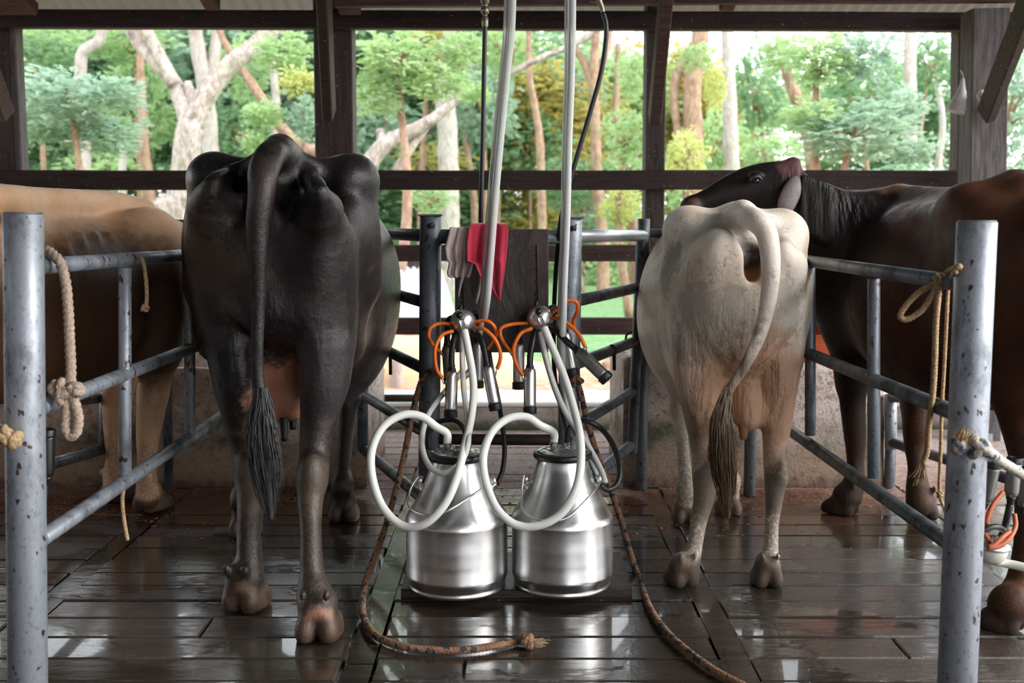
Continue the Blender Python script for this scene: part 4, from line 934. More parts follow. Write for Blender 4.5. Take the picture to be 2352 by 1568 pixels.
# ---------------------------------------------------------------- board and rods
bd = empty('hanging_board', P(1152, 808, 3.94), 'dark wooden board hung on the top rail behind the milking clusters', 'board')
a, c = P(1046, 808, 3.955), P(1260, 526, 3.955)
bx = box(a.x, c.x, 3.94, 3.97, a.z, c.z); obj('panel', beam((( a.x + c.x) / 2, 3.955, a.z), ((a.x + c.x) / 2, 3.955, c.z), c.x - a.x, .03, (0, 1, 0), .003), M['board'], bd, False)
for (px, y0, y1) in ((1233, 562, 712), (1063, 640, 722)):
    pts = [P(px, y0, 3.925), P(px + 2, (y0 + y1) / 2, 3.92), P(px + 4, y1 - 8, 3.915), P(px + 3, y1 + 6, 3.885)]
    rod = obj('hook_rod', sweep(pts, .0045, 10, .004, twist=300, amp=.12), M['rust'], bd)
    mb = MB()
    for yy in np.arange(y0 + 24, y1 - 10, 30): mb.add(sweep([P(px - 5, yy, 3.92), P(px + 1, yy + 1, 3.912), P(px + 7, yy - 1, 3.925)], .0022, 6))
    obj('wire_tie', mb.data(), M['rust'], rod)
bd2 = obj('hanger', sweep([P(1152, 545, 3.975) + Vector((0, .0, 0)), P(1152, 530, 3.99)], .004, 6), M['rust'], bd)

# ---------------------------------------------------------------- milking clusters
def cup(root, top, bot, rad, mat='shell', capmat='rubber'):
    """teat cup: rubber neck at top, steel shell, rubber mouthpiece at the bottom"""
    top = Vector(top); bot = Vector(bot); L = (bot - top).length; d = bot - top; r = rad
    sh = obj('teat_cup', lathe([(r * .55, 0), (r * .80, .003), (r * .93, .009), (r, .018), (r, L * .55), (r * .99, L * .80), (r * .97, L * .86)], top, d, 28, True), M[mat], root)
    obj('neck_sleeve', lathe([(r * .42, -.022), (r * .5, -.018), (r * .52, -.010), (r * .66, -.006), (r * .66, .002), (r * .5, .004)], top, d, 20, True), M[capmat], sh)
    obj('mouthpiece', lathe([(r * 1.0, L * .855), (r * 1.13, L * .86), (r * 1.15, L * .875), (r * 1.10, L * .90), (r * 1.12, L * .985), (r * 1.06, L), (r * .75, L * 1.005), (r * .7, L * .97)], top, d, 28, True), M[capmat], sh)
    return sh
def tube(root, name, pts, r, mat, line=None, lw=.0012):
    o = obj(name, sweep(pts, r, 14, .006), M[mat], root)
    if line is not None: obj('blue_line', stripe(pts, r, line, lw, .006), M['blue'], o)
    return o
def claw(root, c, r, nrm):
    c = Vector(c); n = Vector(nrm).normalized()
    b = obj('claw_bowl', lathe([(r * .98, -.030), (r * 1.04, -.026), (r * 1.05, -.020), (r * 1.0, -.016), (r * .99, -.010), (r * .96, .004), (r * .84, .018), (r * .62, .029), (r * .34, .036), (r * .12, .038), (0, .038)], c, n, 40), M['claw'], root)
    obj('claw_base', lathe([(0, -.062), (r * .55, -.06), (r * .85, -.05), (r * .98, -.036), (r * .98, -.026)], c, n, 32), M['rubber'], b)
    k = c + n * .036 + Vector((-.008, 0, .012))
    obj('valve_knob', lathe([(.004, -.006), (.010, -.002), (.012, .004), (.011, .012), (.007, .017), (0, .018)], k, n, 20), M['label'], root)
    return b
def q(px, py, Y): return P(px, py, Y)
Yc = 3.78
# left cluster
r = empty('milking_cluster', P(1063, 735, Yc), 'milking cluster with four upright cups hanging on the board above the left milk can', 'milking cluster')
claw(r, q(1063, 737, 3.80), .043, (-.02, -1, .28)); tube(r, 'nozzle', [q(1060, 734, 3.742), q(1064, 750, 3.728), q(1068, 770, 3.712)], .0085, 'lid')
obj('hanger_knob', sweep([q(1055, 722, 3.84), q(1057, 708, 3.82), q(1060, 700, 3.83)], [.008, .009, .006], 12), M['label'], r)
cup(r, q(1038, 851, 3.74), q(1035, 958, 3.72), .0205); cup(r, q(1119, 840, 3.76), q(1139, 942, 3.74), .0200)
cup(r, q(1027, 793, 3.87), q(1033, 880, 3.87), .0195, 'shell_d'); cup(r, q(1098, 785, 3.87), q(1097, 890, 3.87), .0195)
tube(r, 'liner_tube', [q(1048, 762, 3.81), q(1040, 790, 3.76), q(1037, 820, 3.745), q(1038, 848, 3.74)], .0105, 'rubber')
tube(r, 'liner_tube', [q(1082, 755, 3.81), q(1102, 775, 3.78), q(1113, 805, 3.765), q(1119, 837, 3.76)], .0105, 'rubber')
tube(r, 'liner_tube', [q(1046, 728, 3.84), q(1031, 735, 3.87), q(1027, 765, 3.88), q(1028, 790, 3.88)], .0105, 'rubber')
tube(r, 'liner_tube', [q(1080, 722, 3.84), q(1096, 722, 3.87), q(1102, 745, 3.89), q(1099, 783, 3.88)], .0105, 'rubber')
O = 'orange'
tube(r, 'pulse_tube', [q(1034, 744, 3.80), q(1010, 743, 3.79), q(990, 752, 3.78), q(985, 772, 3.78), q(997, 795, 3.79), q(1012, 808, 3.81)], .0062, O)
tube(r, 'pulse_tube', [q(1040, 760, 3.78), q(1016, 769, 3.75), q(1001, 795, 3.73), q(999, 822, 3.73), q(1004, 850, 3.73), q(1016, 868, 3.73)], .0066, O)
tube(r, 'pulse_tube', [q(1092, 739, 3.80), q(1116, 736, 3.79), q(1134, 748, 3.79), q(1140, 768, 3.80), q(1130, 786, 3.82), q(1118, 803, 3.83)], .0064, O)
tube(r, 'pulse_tube', [q(1090, 753, 3.78), q(1112, 756, 3.75), q(1136, 778, 3.74), q(1149, 808, 3.74), q(1148, 830, 3.74), q(1142, 846, 3.745)], .0066, O)
for (a1, b1) in ((q(1013, 866, 3.73), q(1021, 882, 3.73)), (q(1143, 845, 3.745), q(1137, 862, 3.745)), (q(1010, 806, 3.81), q(1019, 820, 3.84))): tube(r, 'nipple', [a1, b1], .0032, 'claw')
# right cluster
r2 = empty('milking_cluster', P(1241, 728, Yc), 'milking cluster hanging above the right milk can with one cup swung out to the right', 'milking cluster')
claw(r2, q(1241, 729, 3.80), .043, (.03, -1, .30)); tube(r2, 'nozzle', [q(1240, 728, 3.742), q(1246, 744, 3.728), q(1253, 760, 3.71)], .0085, 'lid')
obj('hanger_knob', sweep([q(1230, 712, 3.84), q(1231, 700, 3.83), q(1233, 690, 3.84)], [.007, .008, .006], 12), M['label'], r2)
cup(r2, q(1217, 844, 3.76), q(1217, 950, 3.74), .0205); cup(r2, q(1192, 788, 3.86), q(1191, 893, 3.86), .0195)
cup(r2, q(1297, 762, 3.86), q(1316, 862, 3.85), .0205); cup(r2, q(1328, 806, 3.74), q(1396, 872, 3.70), .0220, 'shell_d')
tube(r2, 'liner_tube', [q(1230, 755, 3.81), q(1223, 785, 3.78), q(1218, 815, 3.765), q(1217, 842, 3.76)], .0108, 'rubber')
tube(r2, 'liner_tube', [q(1258, 745, 3.81), q(1280, 762, 3.77), q(1303, 785, 3.75), q(1326, 804, 3.745)], .0112, 'rubber')
tube(r2, 'liner_tube', [q(1222, 720, 3.84), q(1203, 728, 3.87), q(1194, 755, 3.88), q(1192, 786, 3.87)], .0105, 'rubber')
tube(r2, 'liner_tube', [q(1256, 716, 3.84), q(1272, 706, 3.87), q(1287, 725, 3.88), q(1297, 760, 3.87)], .0105, 'rubber')
tube(r2, 'pulse_tube', [q(1213, 742, 3.80), q(1180, 744, 3.79), q(1153, 752, 3.78), q(1149, 768, 3.78), q(1158, 788, 3.79), q(1170, 805, 3.82)], .0064, O)
tube(r2, 'pulse_tube', [q(1221, 754, 3.78), q(1196, 766, 3.75), q(1181, 795, 3.74), q(1181, 820, 3.74), q(1190, 845, 3.74), q(1201, 862, 3.74)], .0068, O)
tube(r2, 'pulse_tube', [q(1268, 719, 3.81), q(1287, 702, 3.80), q(1305, 690, 3.79), q(1324, 694, 3.79), q(1327, 712, 3.80), q(1318, 733, 3.83), q(1317, 752, 3.85)], .0066, O)
tube(r2, 'pulse_tube', [q(1270, 730, 3.79), q(1288, 732, 3.76), q(1312, 750, 3.74), q(1332, 772, 3.72), q(1345, 798, 3.71)], .0066, O)
for (a1, b1) in ((q(1346, 796, 3.71), q(1353, 814, 3.71)), (q(1168, 803, 3.82), q(1176, 816, 3.84)), (q(1199, 860, 3.74), q(1205, 874, 3.745))): tube(r2, 'nipple', [a1, b1], .0032, 'claw')

# ---------------------------------------------------------------- milk cans
def can(px, pyb, Yz, label, hd):
    g_ = G(px, pyb + 2, .022); cx, cy = g_.x, g_.y
    z0 = .024
    r = empty('milk_can', (cx, cy, z0), label, 'milk can')
    R_ = .1605
    body = [(0, .004), (.10, .004), (.142, .003), (.150, 0), (.1535, .004), (.1545, .010), (.1515, .014), (.1545, .020), (R_ - .0035, .030), (R_ - .001, .036), (R_, .042), (R_ + .0008, .046), (R_, .050), (R_, .10), (R_, .16), (R_, .205), (R_ + .0014, .212), (R_ + .0014, .218), (R_ - .001, .226),
            (R_ - .006, .238), (R_ - .020, .258), (R_ - .036, .286), (R_ - .052, .318), (R_ - .066, .350), (R_ - .075, .375), (R_ - .080, .395), (R_ - .0815, .405), (R_ - .080, .410), (R_ - .077, .413), (.078, .416), (.070, .4165)]
    obj('body', lathe(body, (cx, cy, z0), seg=96), M['can'], r)
    zt = z0 + .412
    obj('rubber_rim', lathe([(.078, -.006), (.088, -.005), (.0925, .0), (.0935, .006), (.092, .013), (.086, .016), (.079, .0155), (.074, .012)], (cx, cy, zt), seg=72), M['rubber'], r)
    lid = obj('lid', lathe([(.082, .013), (.0815, .0175), (.070, .019), (.066, .022), (.055, .027), (.030, .031), (0, .032), (0, .028), (.030, .027), (.053, .0235), (.064, .0185), (.080, .0125)], (cx, cy, zt), seg=64), M['lid'], r)
    for (ox, oy) in ((-.028, -.01), (.034, .012)): obj('nozzle', lathe([(.0135, .022), (.0135, .040), (.0115, .058), (.0115, .062), (.009, .062), (.009, .022)], (cx + ox, cy + oy, zt), seg=24), M['lid'], lid)
    mb = MB()
    for a in np.linspace(0, 2 * math.pi, 7)[:-1]: mb.add(beam((cx + .012 * math.cos(a), cy + .012 * math.sin(a), zt + .031), (cx + .064 * math.cos(a), cy + .064 * math.sin(a), zt + .024), .003, .006, bev=.001))
    obj('lid_rib', mb.data(), M['lid'], lid)
    # lugs and drop handle
    hz = z0 + .315
    for sgn in (-1, 1):
        lx = cx + sgn * (.1085); d = Vector((sgn, 0, .75)).normalized()
        lug = obj('lug', lathe([(.014, 0), (.012, .005), (.008, .008), (.005, .010), (.005, .020), (0, .021)], (lx - sgn * .001, cy, hz + .0), d, 20), M['can'], r)
        obj('lug_plate', beam((lx + sgn * .014, cy - .0, hz + .004), (lx + sgn * .002, cy, hz + .036), .016, .004, (0, 1, 0), .001), M['can'], lug)
    obj('handle', sweep([q(a_, b_, y_) for a_, b_, y_ in hd], .0036, 10, .006), M['claw'], r)
    return (cx, cy, zt)
c1 = can(1050, 1342, 0, 'left aluminium milk can, under the cluster of upright cups', [(1128, 1108, 3.48), (1105, 1124, 3.41), (1050, 1160, 3.335), (1010, 1180, 3.325), (975, 1182, 3.335), (944, 1168, 3.40), (938, 1148, 3.46), (945, 1118, 3.49), (962, 1092, 3.50)])
c2 = can(1291, 1338, 0, 'right aluminium milk can, beside the looped black hose', [(1380, 1106, 3.48), (1364, 1128, 3.41), (1330, 1165, 3.34), (1300, 1190, 3.32), (1260, 1195, 3.32), (1218, 1186, 3.36), (1200, 1165, 3.43), (1199, 1125, 3.48), (1204, 1088, 3.50)])
# base board
pb = [G(932, 1370, .022), G(1440, 1384, .022)]
tag(obj('base_board', beam((P(932, 1375, 3.62).x, 3.66, .006), (P(1440, 1375, 3.62).x, 3.66, .006), .40, .034, bev=.004, warp=.001), M['floorboard'], smooth=False), 'dark wet board on the floor carrying both milk cans', 'board')
LT = c1[2]

# ---------------------------------------------------------------- hoses
def hose(label, pts, r, mat, line=None, name='hose', cat='hose', fit=None, lw=.0012, seg=16):
    root = empty(name, pts[-1], label, cat)
    o = obj('tube', sweep(pts, r, seg, .007), M[mat], root)
    if line is not None: obj('blue_line', stripe(pts, r, line, lw, .007), M['blue'], root)
    return root
n1 = Vector((c1[0] - .028, c1[1] - .01, c1[2] + .058)); n2 = Vector((c2[0] - .028, c2[1] - .01, c2[2] + .058))
hose('milky hose looping out to the left of the left milk can',
     [q(1066, 758, 3.722), q(1070, 775, 3.712), q(1076, 806, 3.70), q(1084, 850, 3.69), q(1088, 900, 3.66), q(1082, 960, 3.58), q(1065, 1035, 3.40), q(1048, 1100, 3.33), q(1020, 1160, 3.305), q(975, 1203, 3.305), q(925, 1207, 3.33), q(880, 1165, 3.36), q(856, 1100, 3.39), q(854, 1035, 3.42), q(880, 980, 3.45), q(925, 953, 3.475), q(968, 956, 3.49), q(1002, 980, 3.495), n1 + Vector((-.002, 0, .020)), n1 - Vector((0, 0, .012))], .0128, 'milk', 1.9)
hose('milky hose looping across the front of the right milk can',
     [q(1250, 752, 3.718), q(1257, 770, 3.706), q(1276, 815, 3.68), q(1296, 865, 3.63), q(1316, 930, 3.54), q(1332, 1000, 3.41), q(1334, 1065, 3.345), q(1322, 1125, 3.31), q(1290, 1178, 3.30), q(1240, 1206, 3.30), q(1188, 1206, 3.31), q(1143, 1170, 3.33), q(1117, 1110, 3.37), q(1110, 1050, 3.41), q(1128, 995, 3.44), q(1165, 962, 3.47), q(1208, 957, 3.49), q(1240, 976, 3.495), n2 + Vector((-.002, 0, .020)), n2 - Vector((0, 0, .012))], .0128, 'milk', 1.2)
hose('clear blue lined hose curling behind the left can lid from the left cluster',
     [q(1062, 765, 3.80), q(1062, 830, 3.78), q(1066, 900, 3.74), q(1074, 960, 3.62), q(1075, 1015, 3.43), q(1058, 1062, 3.37), q(1020, 1086, 3.37), q(985, 1068, 3.42), q(969, 1020, 3.52), q(978, 965, 3.62), q(1005, 920, 3.74), q(1040, 880, 3.82), q(1063, 850, 3.88)], .0095, 'clear', 2.3)
hose('clear hose from the right cluster to the right can\'s shoulder',
     [q(1240, 762, 3.80), q(1256, 830, 3.77), q(1278, 900, 3.74), q(1306, 960, 3.72), q(1345, 1015, 3.64), q(1378, 1075, 3.56), q(1390, 1108, 3.52)], .0105, 'clear', 1.2)
hose('clear hose ending on the right can\'s shoulder, outer one of two',
     [q(1296, 860, 3.82), q(1300, 920, 3.80), q(1315, 975, 3.78), q(1345, 1035, 3.64), q(1366, 1080, 3.56), q(1376, 1108, 3.52)], .0095, 'clear', 1.2)
hose('black rubber hose looping off the right side of the right can',
     [q(1302, 1015, 3.70), q(1306, 985, 3.72), q(1325, 968, 3.72), q(1352, 968, 3.71), q(1385, 988, 3.70), q(1412, 1030, 3.62), q(1424, 1075, 3.57), q(1418, 1110, 3.54), q(1396, 1124, 3.52), q(1378, 1114, 3.50)], .0092, 'hose_black')
hose('black hose hanging from behind the board to the left can',
     [q(1122, 800, 3.99), q(1130, 850, 3.97), q(1142, 905, 3.93), q(1153, 970, 3.87), q(1159, 1030, 3.82), q(1154, 1080, 3.77), q(1141, 1112, 3.73)], .0085, 'hose_black')
hose('short black hose arching behind the left can lid',
     [q(985, 1030, 3.80), q(985, 995, 3.80), q(1005, 970, 3.80), q(1040, 964, 3.78), q(1062, 978, 3.76), q(1070, 1000, 3.75)], .0085, 'hose_black')
# lines from the ceiling
top = -330
oh = empty('overhead_pipe', (0, 3.8, P(0, -335, 3.8).z), 'grey vacuum pipe overhead from which the hoses hang', 'pipe')
for yy in (3.73, 3.90): obj('line', pipe((-2.6, yy, P(0, -335, 3.8).z), (2.6, yy, P(0, -335, 3.8).z), .022), M['galv_m'], oh)
hose('pair of clear blue lined hoses hanging from the ceiling over the crimson cloth',
     [q(1183, top, 3.72), q(1176, 30, 3.72), q(1166, 150, 3.72), q(1151, 300, 3.72), q(1138, 440, 3.72), q(1128, 570, 3.73), q(1119, 680, 3.76), q(1112, 730, 3.84)], .0130, 'clear', 1.2)
hose('clear hose twinned with the ceiling hose over the crimson cloth',
     [q(1170, top, 3.74), q(1165, 30, 3.74), q(1156, 150, 3.74), q(1140, 300, 3.745), q(1128, 440, 3.745), q(1118, 570, 3.75), q(1110, 680, 3.80), q(1102, 760, 3.88), q(1085, 840, 3.92), q(1062, 870, 3.93)], .0115, 'clear', 2.6)
hose('clear blue lined hose hanging straight down from the ceiling past the board\'s right edge',
     [q(1316, top, 3.72), q(1315, 30, 3.72), q(1312, 180, 3.72), q(1306, 340, 3.72), q(1302, 500, 3.72), q(1296, 650, 3.73), q(1293, 780, 3.76), q(1294, 870, 3.80), q(1304, 960, 3.84)], .0118, 'clear', 1.2)
hose('narrow clear hose just left of the straight hanging hose',
     [q(1303, top, 3.75), q(1303, 30, 3.75), q(1302, 180, 3.75), q(1297, 340, 3.75), q(1294, 500, 3.75), q(1289, 650, 3.76), q(1285, 780, 3.80), q(1290, 880, 3.86)], .0095, 'clear', 2.4)
h = hose('black air hose hanging straight from a brass fitting, ending behind the crimson cloth',
     [q(1114, 55, 3.9), q(1112, 150, 3.9), q(1109, 300, 3.9), q(1106, 430, 3.9), q(1105, 530, 3.92), q(1110, 700, 4.02), q(1122, 800, 4.0)], .0080, 'hose_black')
obj('fitting', lathe([(.010, 0), (.012, .01), (.012, .03), (.008, .034), (.008, .042), (.014, .046), (.014, .062), (.009, .066), (.009, .075), (.015, .08), (.015, .13), (.010, .135), (.010, .50)], q(1114, 62, 3.9), (0, 0, 1), 8), M['brass'], h)
h = hose('black air hose slanting down from a brass fitting at upper right to behind the board',
     [q(1385, 28, 3.9), q(1392, 55, 3.9), q(1391, 100, 3.9), q(1380, 170, 3.9), q(1355, 260, 3.9), q(1325, 360, 3.9), q(1302, 440, 3.91), q(1286, 520, 3.95), q(1277, 620, 4.06), q(1272, 740, 4.07), q(1274, 860, 4.02), q(1290, 945, 3.92), q(1303, 1012, 3.75)], .0082, 'hose_black')
obj('fitting', sweep([q(1388, 42, 3.9), q(1382, 15, 3.9), q(1374, -6, 3.9), q(1372, -50, 3.9), q(1372, -330, 3.9)], [.007, .009, .012, .011, .011], 8), M['brass'], h)
obj('wire_hook', sweep([q(1384, 12, 3.9), q(1372, 6, 3.9), q(1356, 4, 3.9)], .003, 6), M['brass'], h)

# ---------------------------------------------------------------- cloths
def cloth(name, label, rows, mat, folds, amp, ph=0, Yb=3.90, back=.10):
    """rows: (py, left px, right px); drapes over the rail and hangs in front"""
    r = []; nx = 46
    rows = sorted(rows); ys = np.array([a[0] for a in rows], float)
    py = np.linspace(ys[0], ys[-1], 60); L_ = np.interp(py, ys, [a[1] for a in rows]); R_ = np.interp(py, ys, [a[2] for a in rows])
    v = []; f = []
    n_top = 8; tot = 0
    for k in range(n_top):   # part lying over and behind the rail
        a = math.pi * (1 - k / n_top)
        for i in range(nx):
            s = i / (nx - 1); p = P(L_[0] + (R_[0] - L_[0]) * s, ys[0], 4.0)
            v.append((p.x, 4.0 + math.cos(a) * -.032 * -1 if False else 4.0 - math.cos(a) * .036 * -1 * -1, p.z - .030 + math.sin(a) * .030 + .002 * math.sin(s * folds * 6.28 + ph))); 
    for j in range(len(py)):
        hang = j / (len(py) - 1)
        for i in range(nx):
            s = i / (nx - 1); w = math.sin(s * folds * 6.28 + ph + 1.2 * hang) + .4 * math.sin(s * folds * 13.1 + ph * 2)
            Y = Yb - .012 - amp * (.25 + .75 * min(1, hang * 2)) * (w + 1.0)
            p = P(L_[j] + (R_[j] - L_[j]) * s, py[j], Y); v.append((p.x, p.y if j else Yb + .01, p.z))
    rowsn = n_top + len(py)
    for j in range(rowsn - 1):
        for i in range(nx - 1): f.append((j * nx + i, j * nx + i + 1, (j + 1) * nx + i + 1, (j + 1) * nx + i))
    o = obj(name, (v, f), M[mat]); md = o.modifiers.new('s', 'SOLIDIFY'); md.thickness = .003
    return tag(o, label, 'cloth')
cloth('rag', 'faded pinkish rag draped over the rail left of the crimson cloth', [(524, 1034, 1098), (540, 1030, 1096), (570, 1022, 1094), (595, 1026, 1090), (603, 1033, 1086), (625, 1028, 1081), (634, 1030, 1078), (637, 1040, 1074)], 'pink_cloth', 3.2, .007)
cloth('cloth', 'crimson cloth draped over the rail and hanging down the dark board', [(514, 1084, 1160), (524, 1076, 1168), (560, 1072, 1166), (600, 1072, 1162), (606, 1090, 1161), (640, 1104, 1157), (665, 1118, 1153), (685, 1140, 1149), (690, 1146, 1148)], 'red_cloth', 2.3, .010, 1.0, Yb=3.88)
mb = MB(); mb.add(sweep([q(1062, 634, 3.9), q(1058, 650, 3.9), q(1053, 681, 3.9)], [.007, .006, .002], 6)); mb.add(sweep([q(1104, 615, 3.9), q(1103, 645, 3.9), q(1097, 680, 3.9), q(1093, 697, 3.9)], [.008, .007, .005, .002], 6))
tag(obj('rag_strip', mb.data(), M['pink_cloth']), 'torn pinkish strips hanging below the two cloths', 'rag')

# ---------------------------------------------------------------- ropes
def rope(name, label, pts, r, mat, knots=(), tassel=None, tw=170):
    root = empty(name, pts[0], label, 'rope')
    obj('strand', sweep(pts, r, 14, .0045, twist=tw, amp=.16), M[mat], root)
    for (p, s) in knots:
        p = Vector(p); mb = MB()
        for k in range(3):
            n_ = Vector((random.uniform(-1, 1), random.uniform(-.4, .4), random.uniform(-1, 1))).normalized(); u = n_.orthogonal().normalized(); w = n_.cross(u)
            pts_ = [p + (u * math.cos(a) + w * math.sin(a)) * r * 1.25 * s + n_ * r * (k - 1) * .9 for a in np.linspace(0, 5.6, 9)]
            mb.add(sweep(pts_, r * .85, 12, .0045, twist=tw, amp=.16))
        obj('knot', mb.data(), M[mat], root)
    if tassel:
        p, d, L = Vector(tassel[0]), Vector(tassel[1]).normalized(), tassel[2]; mb = MB()
        for k in range(70):
            o_ = Vector((random.gauss(0, 1), random.gauss(0, .8), random.gauss(0, .6))); e = p + d * L * random.uniform(.7, 1) + o_ * L * .22
            mb.add(sweep([p + o_ * r * .5, p + d * L * .5 + o_ * r * .8, e], [.0012, .0011, .0007], 4, caps=False))
        obj('frayed_end', mb.data(), M['rope_y'], root)
    return root
Yl = 2.80
a = onL(112, 600); yl = a.y - .03
rope('rope', 'thick beige rope knotted on the left fence beside its front post',
     [onL(104, 600) + Vector((.0, .03, -.01)), onL(108, 588) + Vector((0, -.0, .012)), q(122, 585, yl), q(138, 603, yl - .01), q(150, 645, yl - .01), q(156, 700, yl - .01), q(160, 780, yl - .01), q(163, 850, yl - .01), q(163, 890, yl - .015), q(172, 925, yl - .03), q(180, 960, yl - .03), q(174, 995, yl - .03), q(158, 1000, yl - .03), q(150, 975, yl - .03), q(153, 935, yl - .03), q(155, 905, yl - .02)],
     .0115, 'rope', [(q(136, 890, yl - .02), 1.0), (q(152, 910, yl - .03), 1.1), (q(172, 900, yl - .03), .9)], tw=130)
p = onL(318, 596)
rope('rope', 'short knotted cord hanging from the left fence before the tan cow', [q(300, 588, p.y - .02), q(322, 590, p.y - .03), q(331, 612, p.y - .03), q(336, 650, p.y - .03), q(337, 690, p.y - .03), q(334, 706, p.y - .03)], .0058, 'rope_y', [(q(333, 708, p.y - .03), 1.2)], tw=260)
p = onL(285, 1110)
rope('rope', 'thin cord hanging below the lower rail of the left fence', [q(284, 1122, p.y - .03), q(281, 1150, p.y - .03), q(285, 1195, p.y - .03), q(293, 1240, p.y - .03)], .0055, 'rope_y', tw=260)
rope('rope', 'brown rope tied round the thick left fence post at the left edge', [q(-6, 985, 2.60), q(8, 990, 2.60), q(22, 1000, 2.60), q(30, 1008, 2.60)], .012, 'rope_y', [(q(16, 998, 2.60), 1.1), (q(26, 1006, 2.60), .9)], tw=130)
# floor ropes
rope('rope', 'brown flecked rope left of the cans with a frayed end',
     [q(1008, 856, 3.95), q(990, 852, 3.93), q(972, 868, 3.93), q(960, 900, 3.92), q(945, 960, 3.88), q(928, 1050, 3.80), q(905, 1140, 3.74), q(885, 1210, 3.68), q(862, 1275, 3.62), q(843, 1325, 3.55), G(833, 1375, .012), G(836, 1420, .012), G(862, 1458, .012), G(915, 1482, .012), G(990, 1492, .012), G(1070, 1492, .012), G(1140, 1482, .012), G(1195, 1470, .012), G(1215, 1466, .02)],
     .0100, 'rope_b', [(G(1211, 1474, .018), 1.15)], (G(1222, 1474, .018), (1, -.1, 0), .034), tw=190)
rope('rope', 'brown flecked rope trailing across the floor right of the cans',
     [q(1322, 868, 3.95), q(1333, 900, 3.97), q(1352, 980, 3.97), q(1378, 1060, 3.95), q(1400, 1115, 3.92), q(1425, 1190, 3.85), q(1448, 1270, 3.75), q(1468, 1330, 3.66), G(1492, 1395, .012), G(1530, 1450, .012), G(1585, 1500, .012), G(1650, 1545, .012), G(1720, 1580, .012), G(1800, 1615, .012)],
     .0100, 'rope_b', [(q(1322, 872, 3.94), 1.6)], tw=190)
# right fence ropes
p = onR(2150, 640); yr = p.y - .035
rope('rope', 'looped rope on the right fence with a strand ending in a tassel',
     [q(2204, 612, 2.62), q(2180, 622, yr - .03), q(2150, 650, yr - .02), q(2110, 672, yr), q(2078, 705, yr), q(2068, 727, yr), q(2084, 733, yr), q(2115, 714, yr - .01), q(2140, 680, yr - .02), q(2158, 645, yr - .03), q(2156, 670, yr - .03), q(2150, 740, yr - .03), q(2147, 830, yr - .03), q(2143, 900, yr - .03), q(2134, 970, yr - .03), q(2130, 1030, yr - .03), q(2120, 1066, yr - .03)],
     .0072, 'rope_y', [(q(2158, 642, yr - .04), 1.3)], (q(2119, 1064, yr - .03), (-.15, 0, -1), .048), tw=240)
rope('rope', 'thin cord hanging beside the tasselled rope at the right post',
     [q(2196, 625, 2.61), q(2180, 650, yr - .03), q(2175, 720, yr - .03), q(2170, 820, yr - .03), q(2164, 930, yr - .03), q(2160, 1050, yr - .03), q(2158, 1130, yr - .03), q(2170, 1170, yr - .03)], .0042, 'rope_y', [(q(2158, 1135, yr - .03), 1.2)], tw=300)
ring = [q(2190, 1012, 2.655), q(2196, 1018, 2.60), q(2222, 1026, 2.595), q(2250, 1030, 2.60), q(2275, 1040, 2.63), q(2300, 1060, 2.70), q(2330, 1078, 2.76), q(2375, 1105, 2.83), q(2450, 1140, 2.86), Vector((1.9, 2.84, .62)), Vector((2.36, 2.86, .74))]
np_ = empty('fence_post', (2.4, 2.88, 0), 'neighbouring galvanised post further right to which the pale rope leads', 'post'); pp(np_, 'pipe', (2.4, 2.88, 0), (2.4, 2.88, 1.15), .045, M['galv_l']); pp(np_, 'rail', (2.4, 2.88, 1.0), (2.32, 4.7, 1.0), .021, M['galv_m'])
rope('rope', 'pale flecked rope knotted round the thick right post', ring, .0115, 'rope_w', [(q(2246, 1030, 2.59), 1.35), (q(2206, 1022, 2.60), .8)], (q(2208, 1012, 2.59), (.2, -.3, 1), .03), tw=140)
tag(obj('metal_strip', beam(q(2271, 996, 2.72), q(2268, 1060, 2.72), .018, .006, (0, 1, 0), .001), M['galv_l'], smooth=False), 'short upright metal strip behind the thick right post', 'strip')

# third cluster, working under the brown cow at the right edge
r3 = empty('milking_cluster', q(2290, 1265, 3.02), 'milking cluster held up under the brown cow behind the right post', 'milking cluster')
b3 = obj('claw_bowl', lathe([(0, 0), (.022, .002), (.034, .012), (.040, .028), (.042, .044), (.034, .052), (.016, .056), (0, .057)], q(2276, 1292, 3.02), (.05, 0, 1), 32), M['white_pl'], r3)
obj('claw_rim', lathe([(.043, .040), (.047, .043), (.047, .050), (.040, .056), (.02, .062), (.012, .075), (0, .078)], q(2276, 1292, 3.02), (.05, 0, 1), 32), M['claw'], r3)
cup(r3, q(2262, 1150, 3.0), q(2283, 1058, 2.98), .0200, 'shell_d'); cup(r3, q(2322, 1140, 3.05), q(2332, 1050, 3.05), .0195, 'shell_d')
cup(r3, q(2352, 1165, 3.12), q(2364, 1070, 3.12), .0195, 'shell_d')
tube(r3, 'liner_tube', [q(2320, 1158, 3.05), q(2314, 1185, 3.05), q(2308, 1210, 3.05), q(2300, 1232, 3.04)], .0095, 'rubber')
tube(r3, 'liner_tube', [q(2252, 1220, 2.98), q(2270, 1212, 2.98), q(2292, 1210, 2.99), q(2305, 1218, 3.02)], .0085, 'rubber')
for pts in ([q(2258, 1160, 3.0), q(2254, 1190, 3.0), q(2260, 1220, 3.0), q(2274, 1245, 3.0)], [q(2304, 1130, 3.03), q(2280, 1160, 3.01), q(2267, 1195, 3.0), q(2272, 1220, 3.0)], [q(2330, 1180, 3.03), q(2332, 1210, 3.01), q(2315, 1240, 2.98), q(2290, 1255, 2.97), q(2268, 1258, 2.97)], [q(2320, 1220, 3.0), q(2300, 1235, 2.98), q(2282, 1252, 2.97), q(2270, 1256, 2.97)]):
    tube(r3, 'pulse_tube', pts, .0066, 'orange_d')
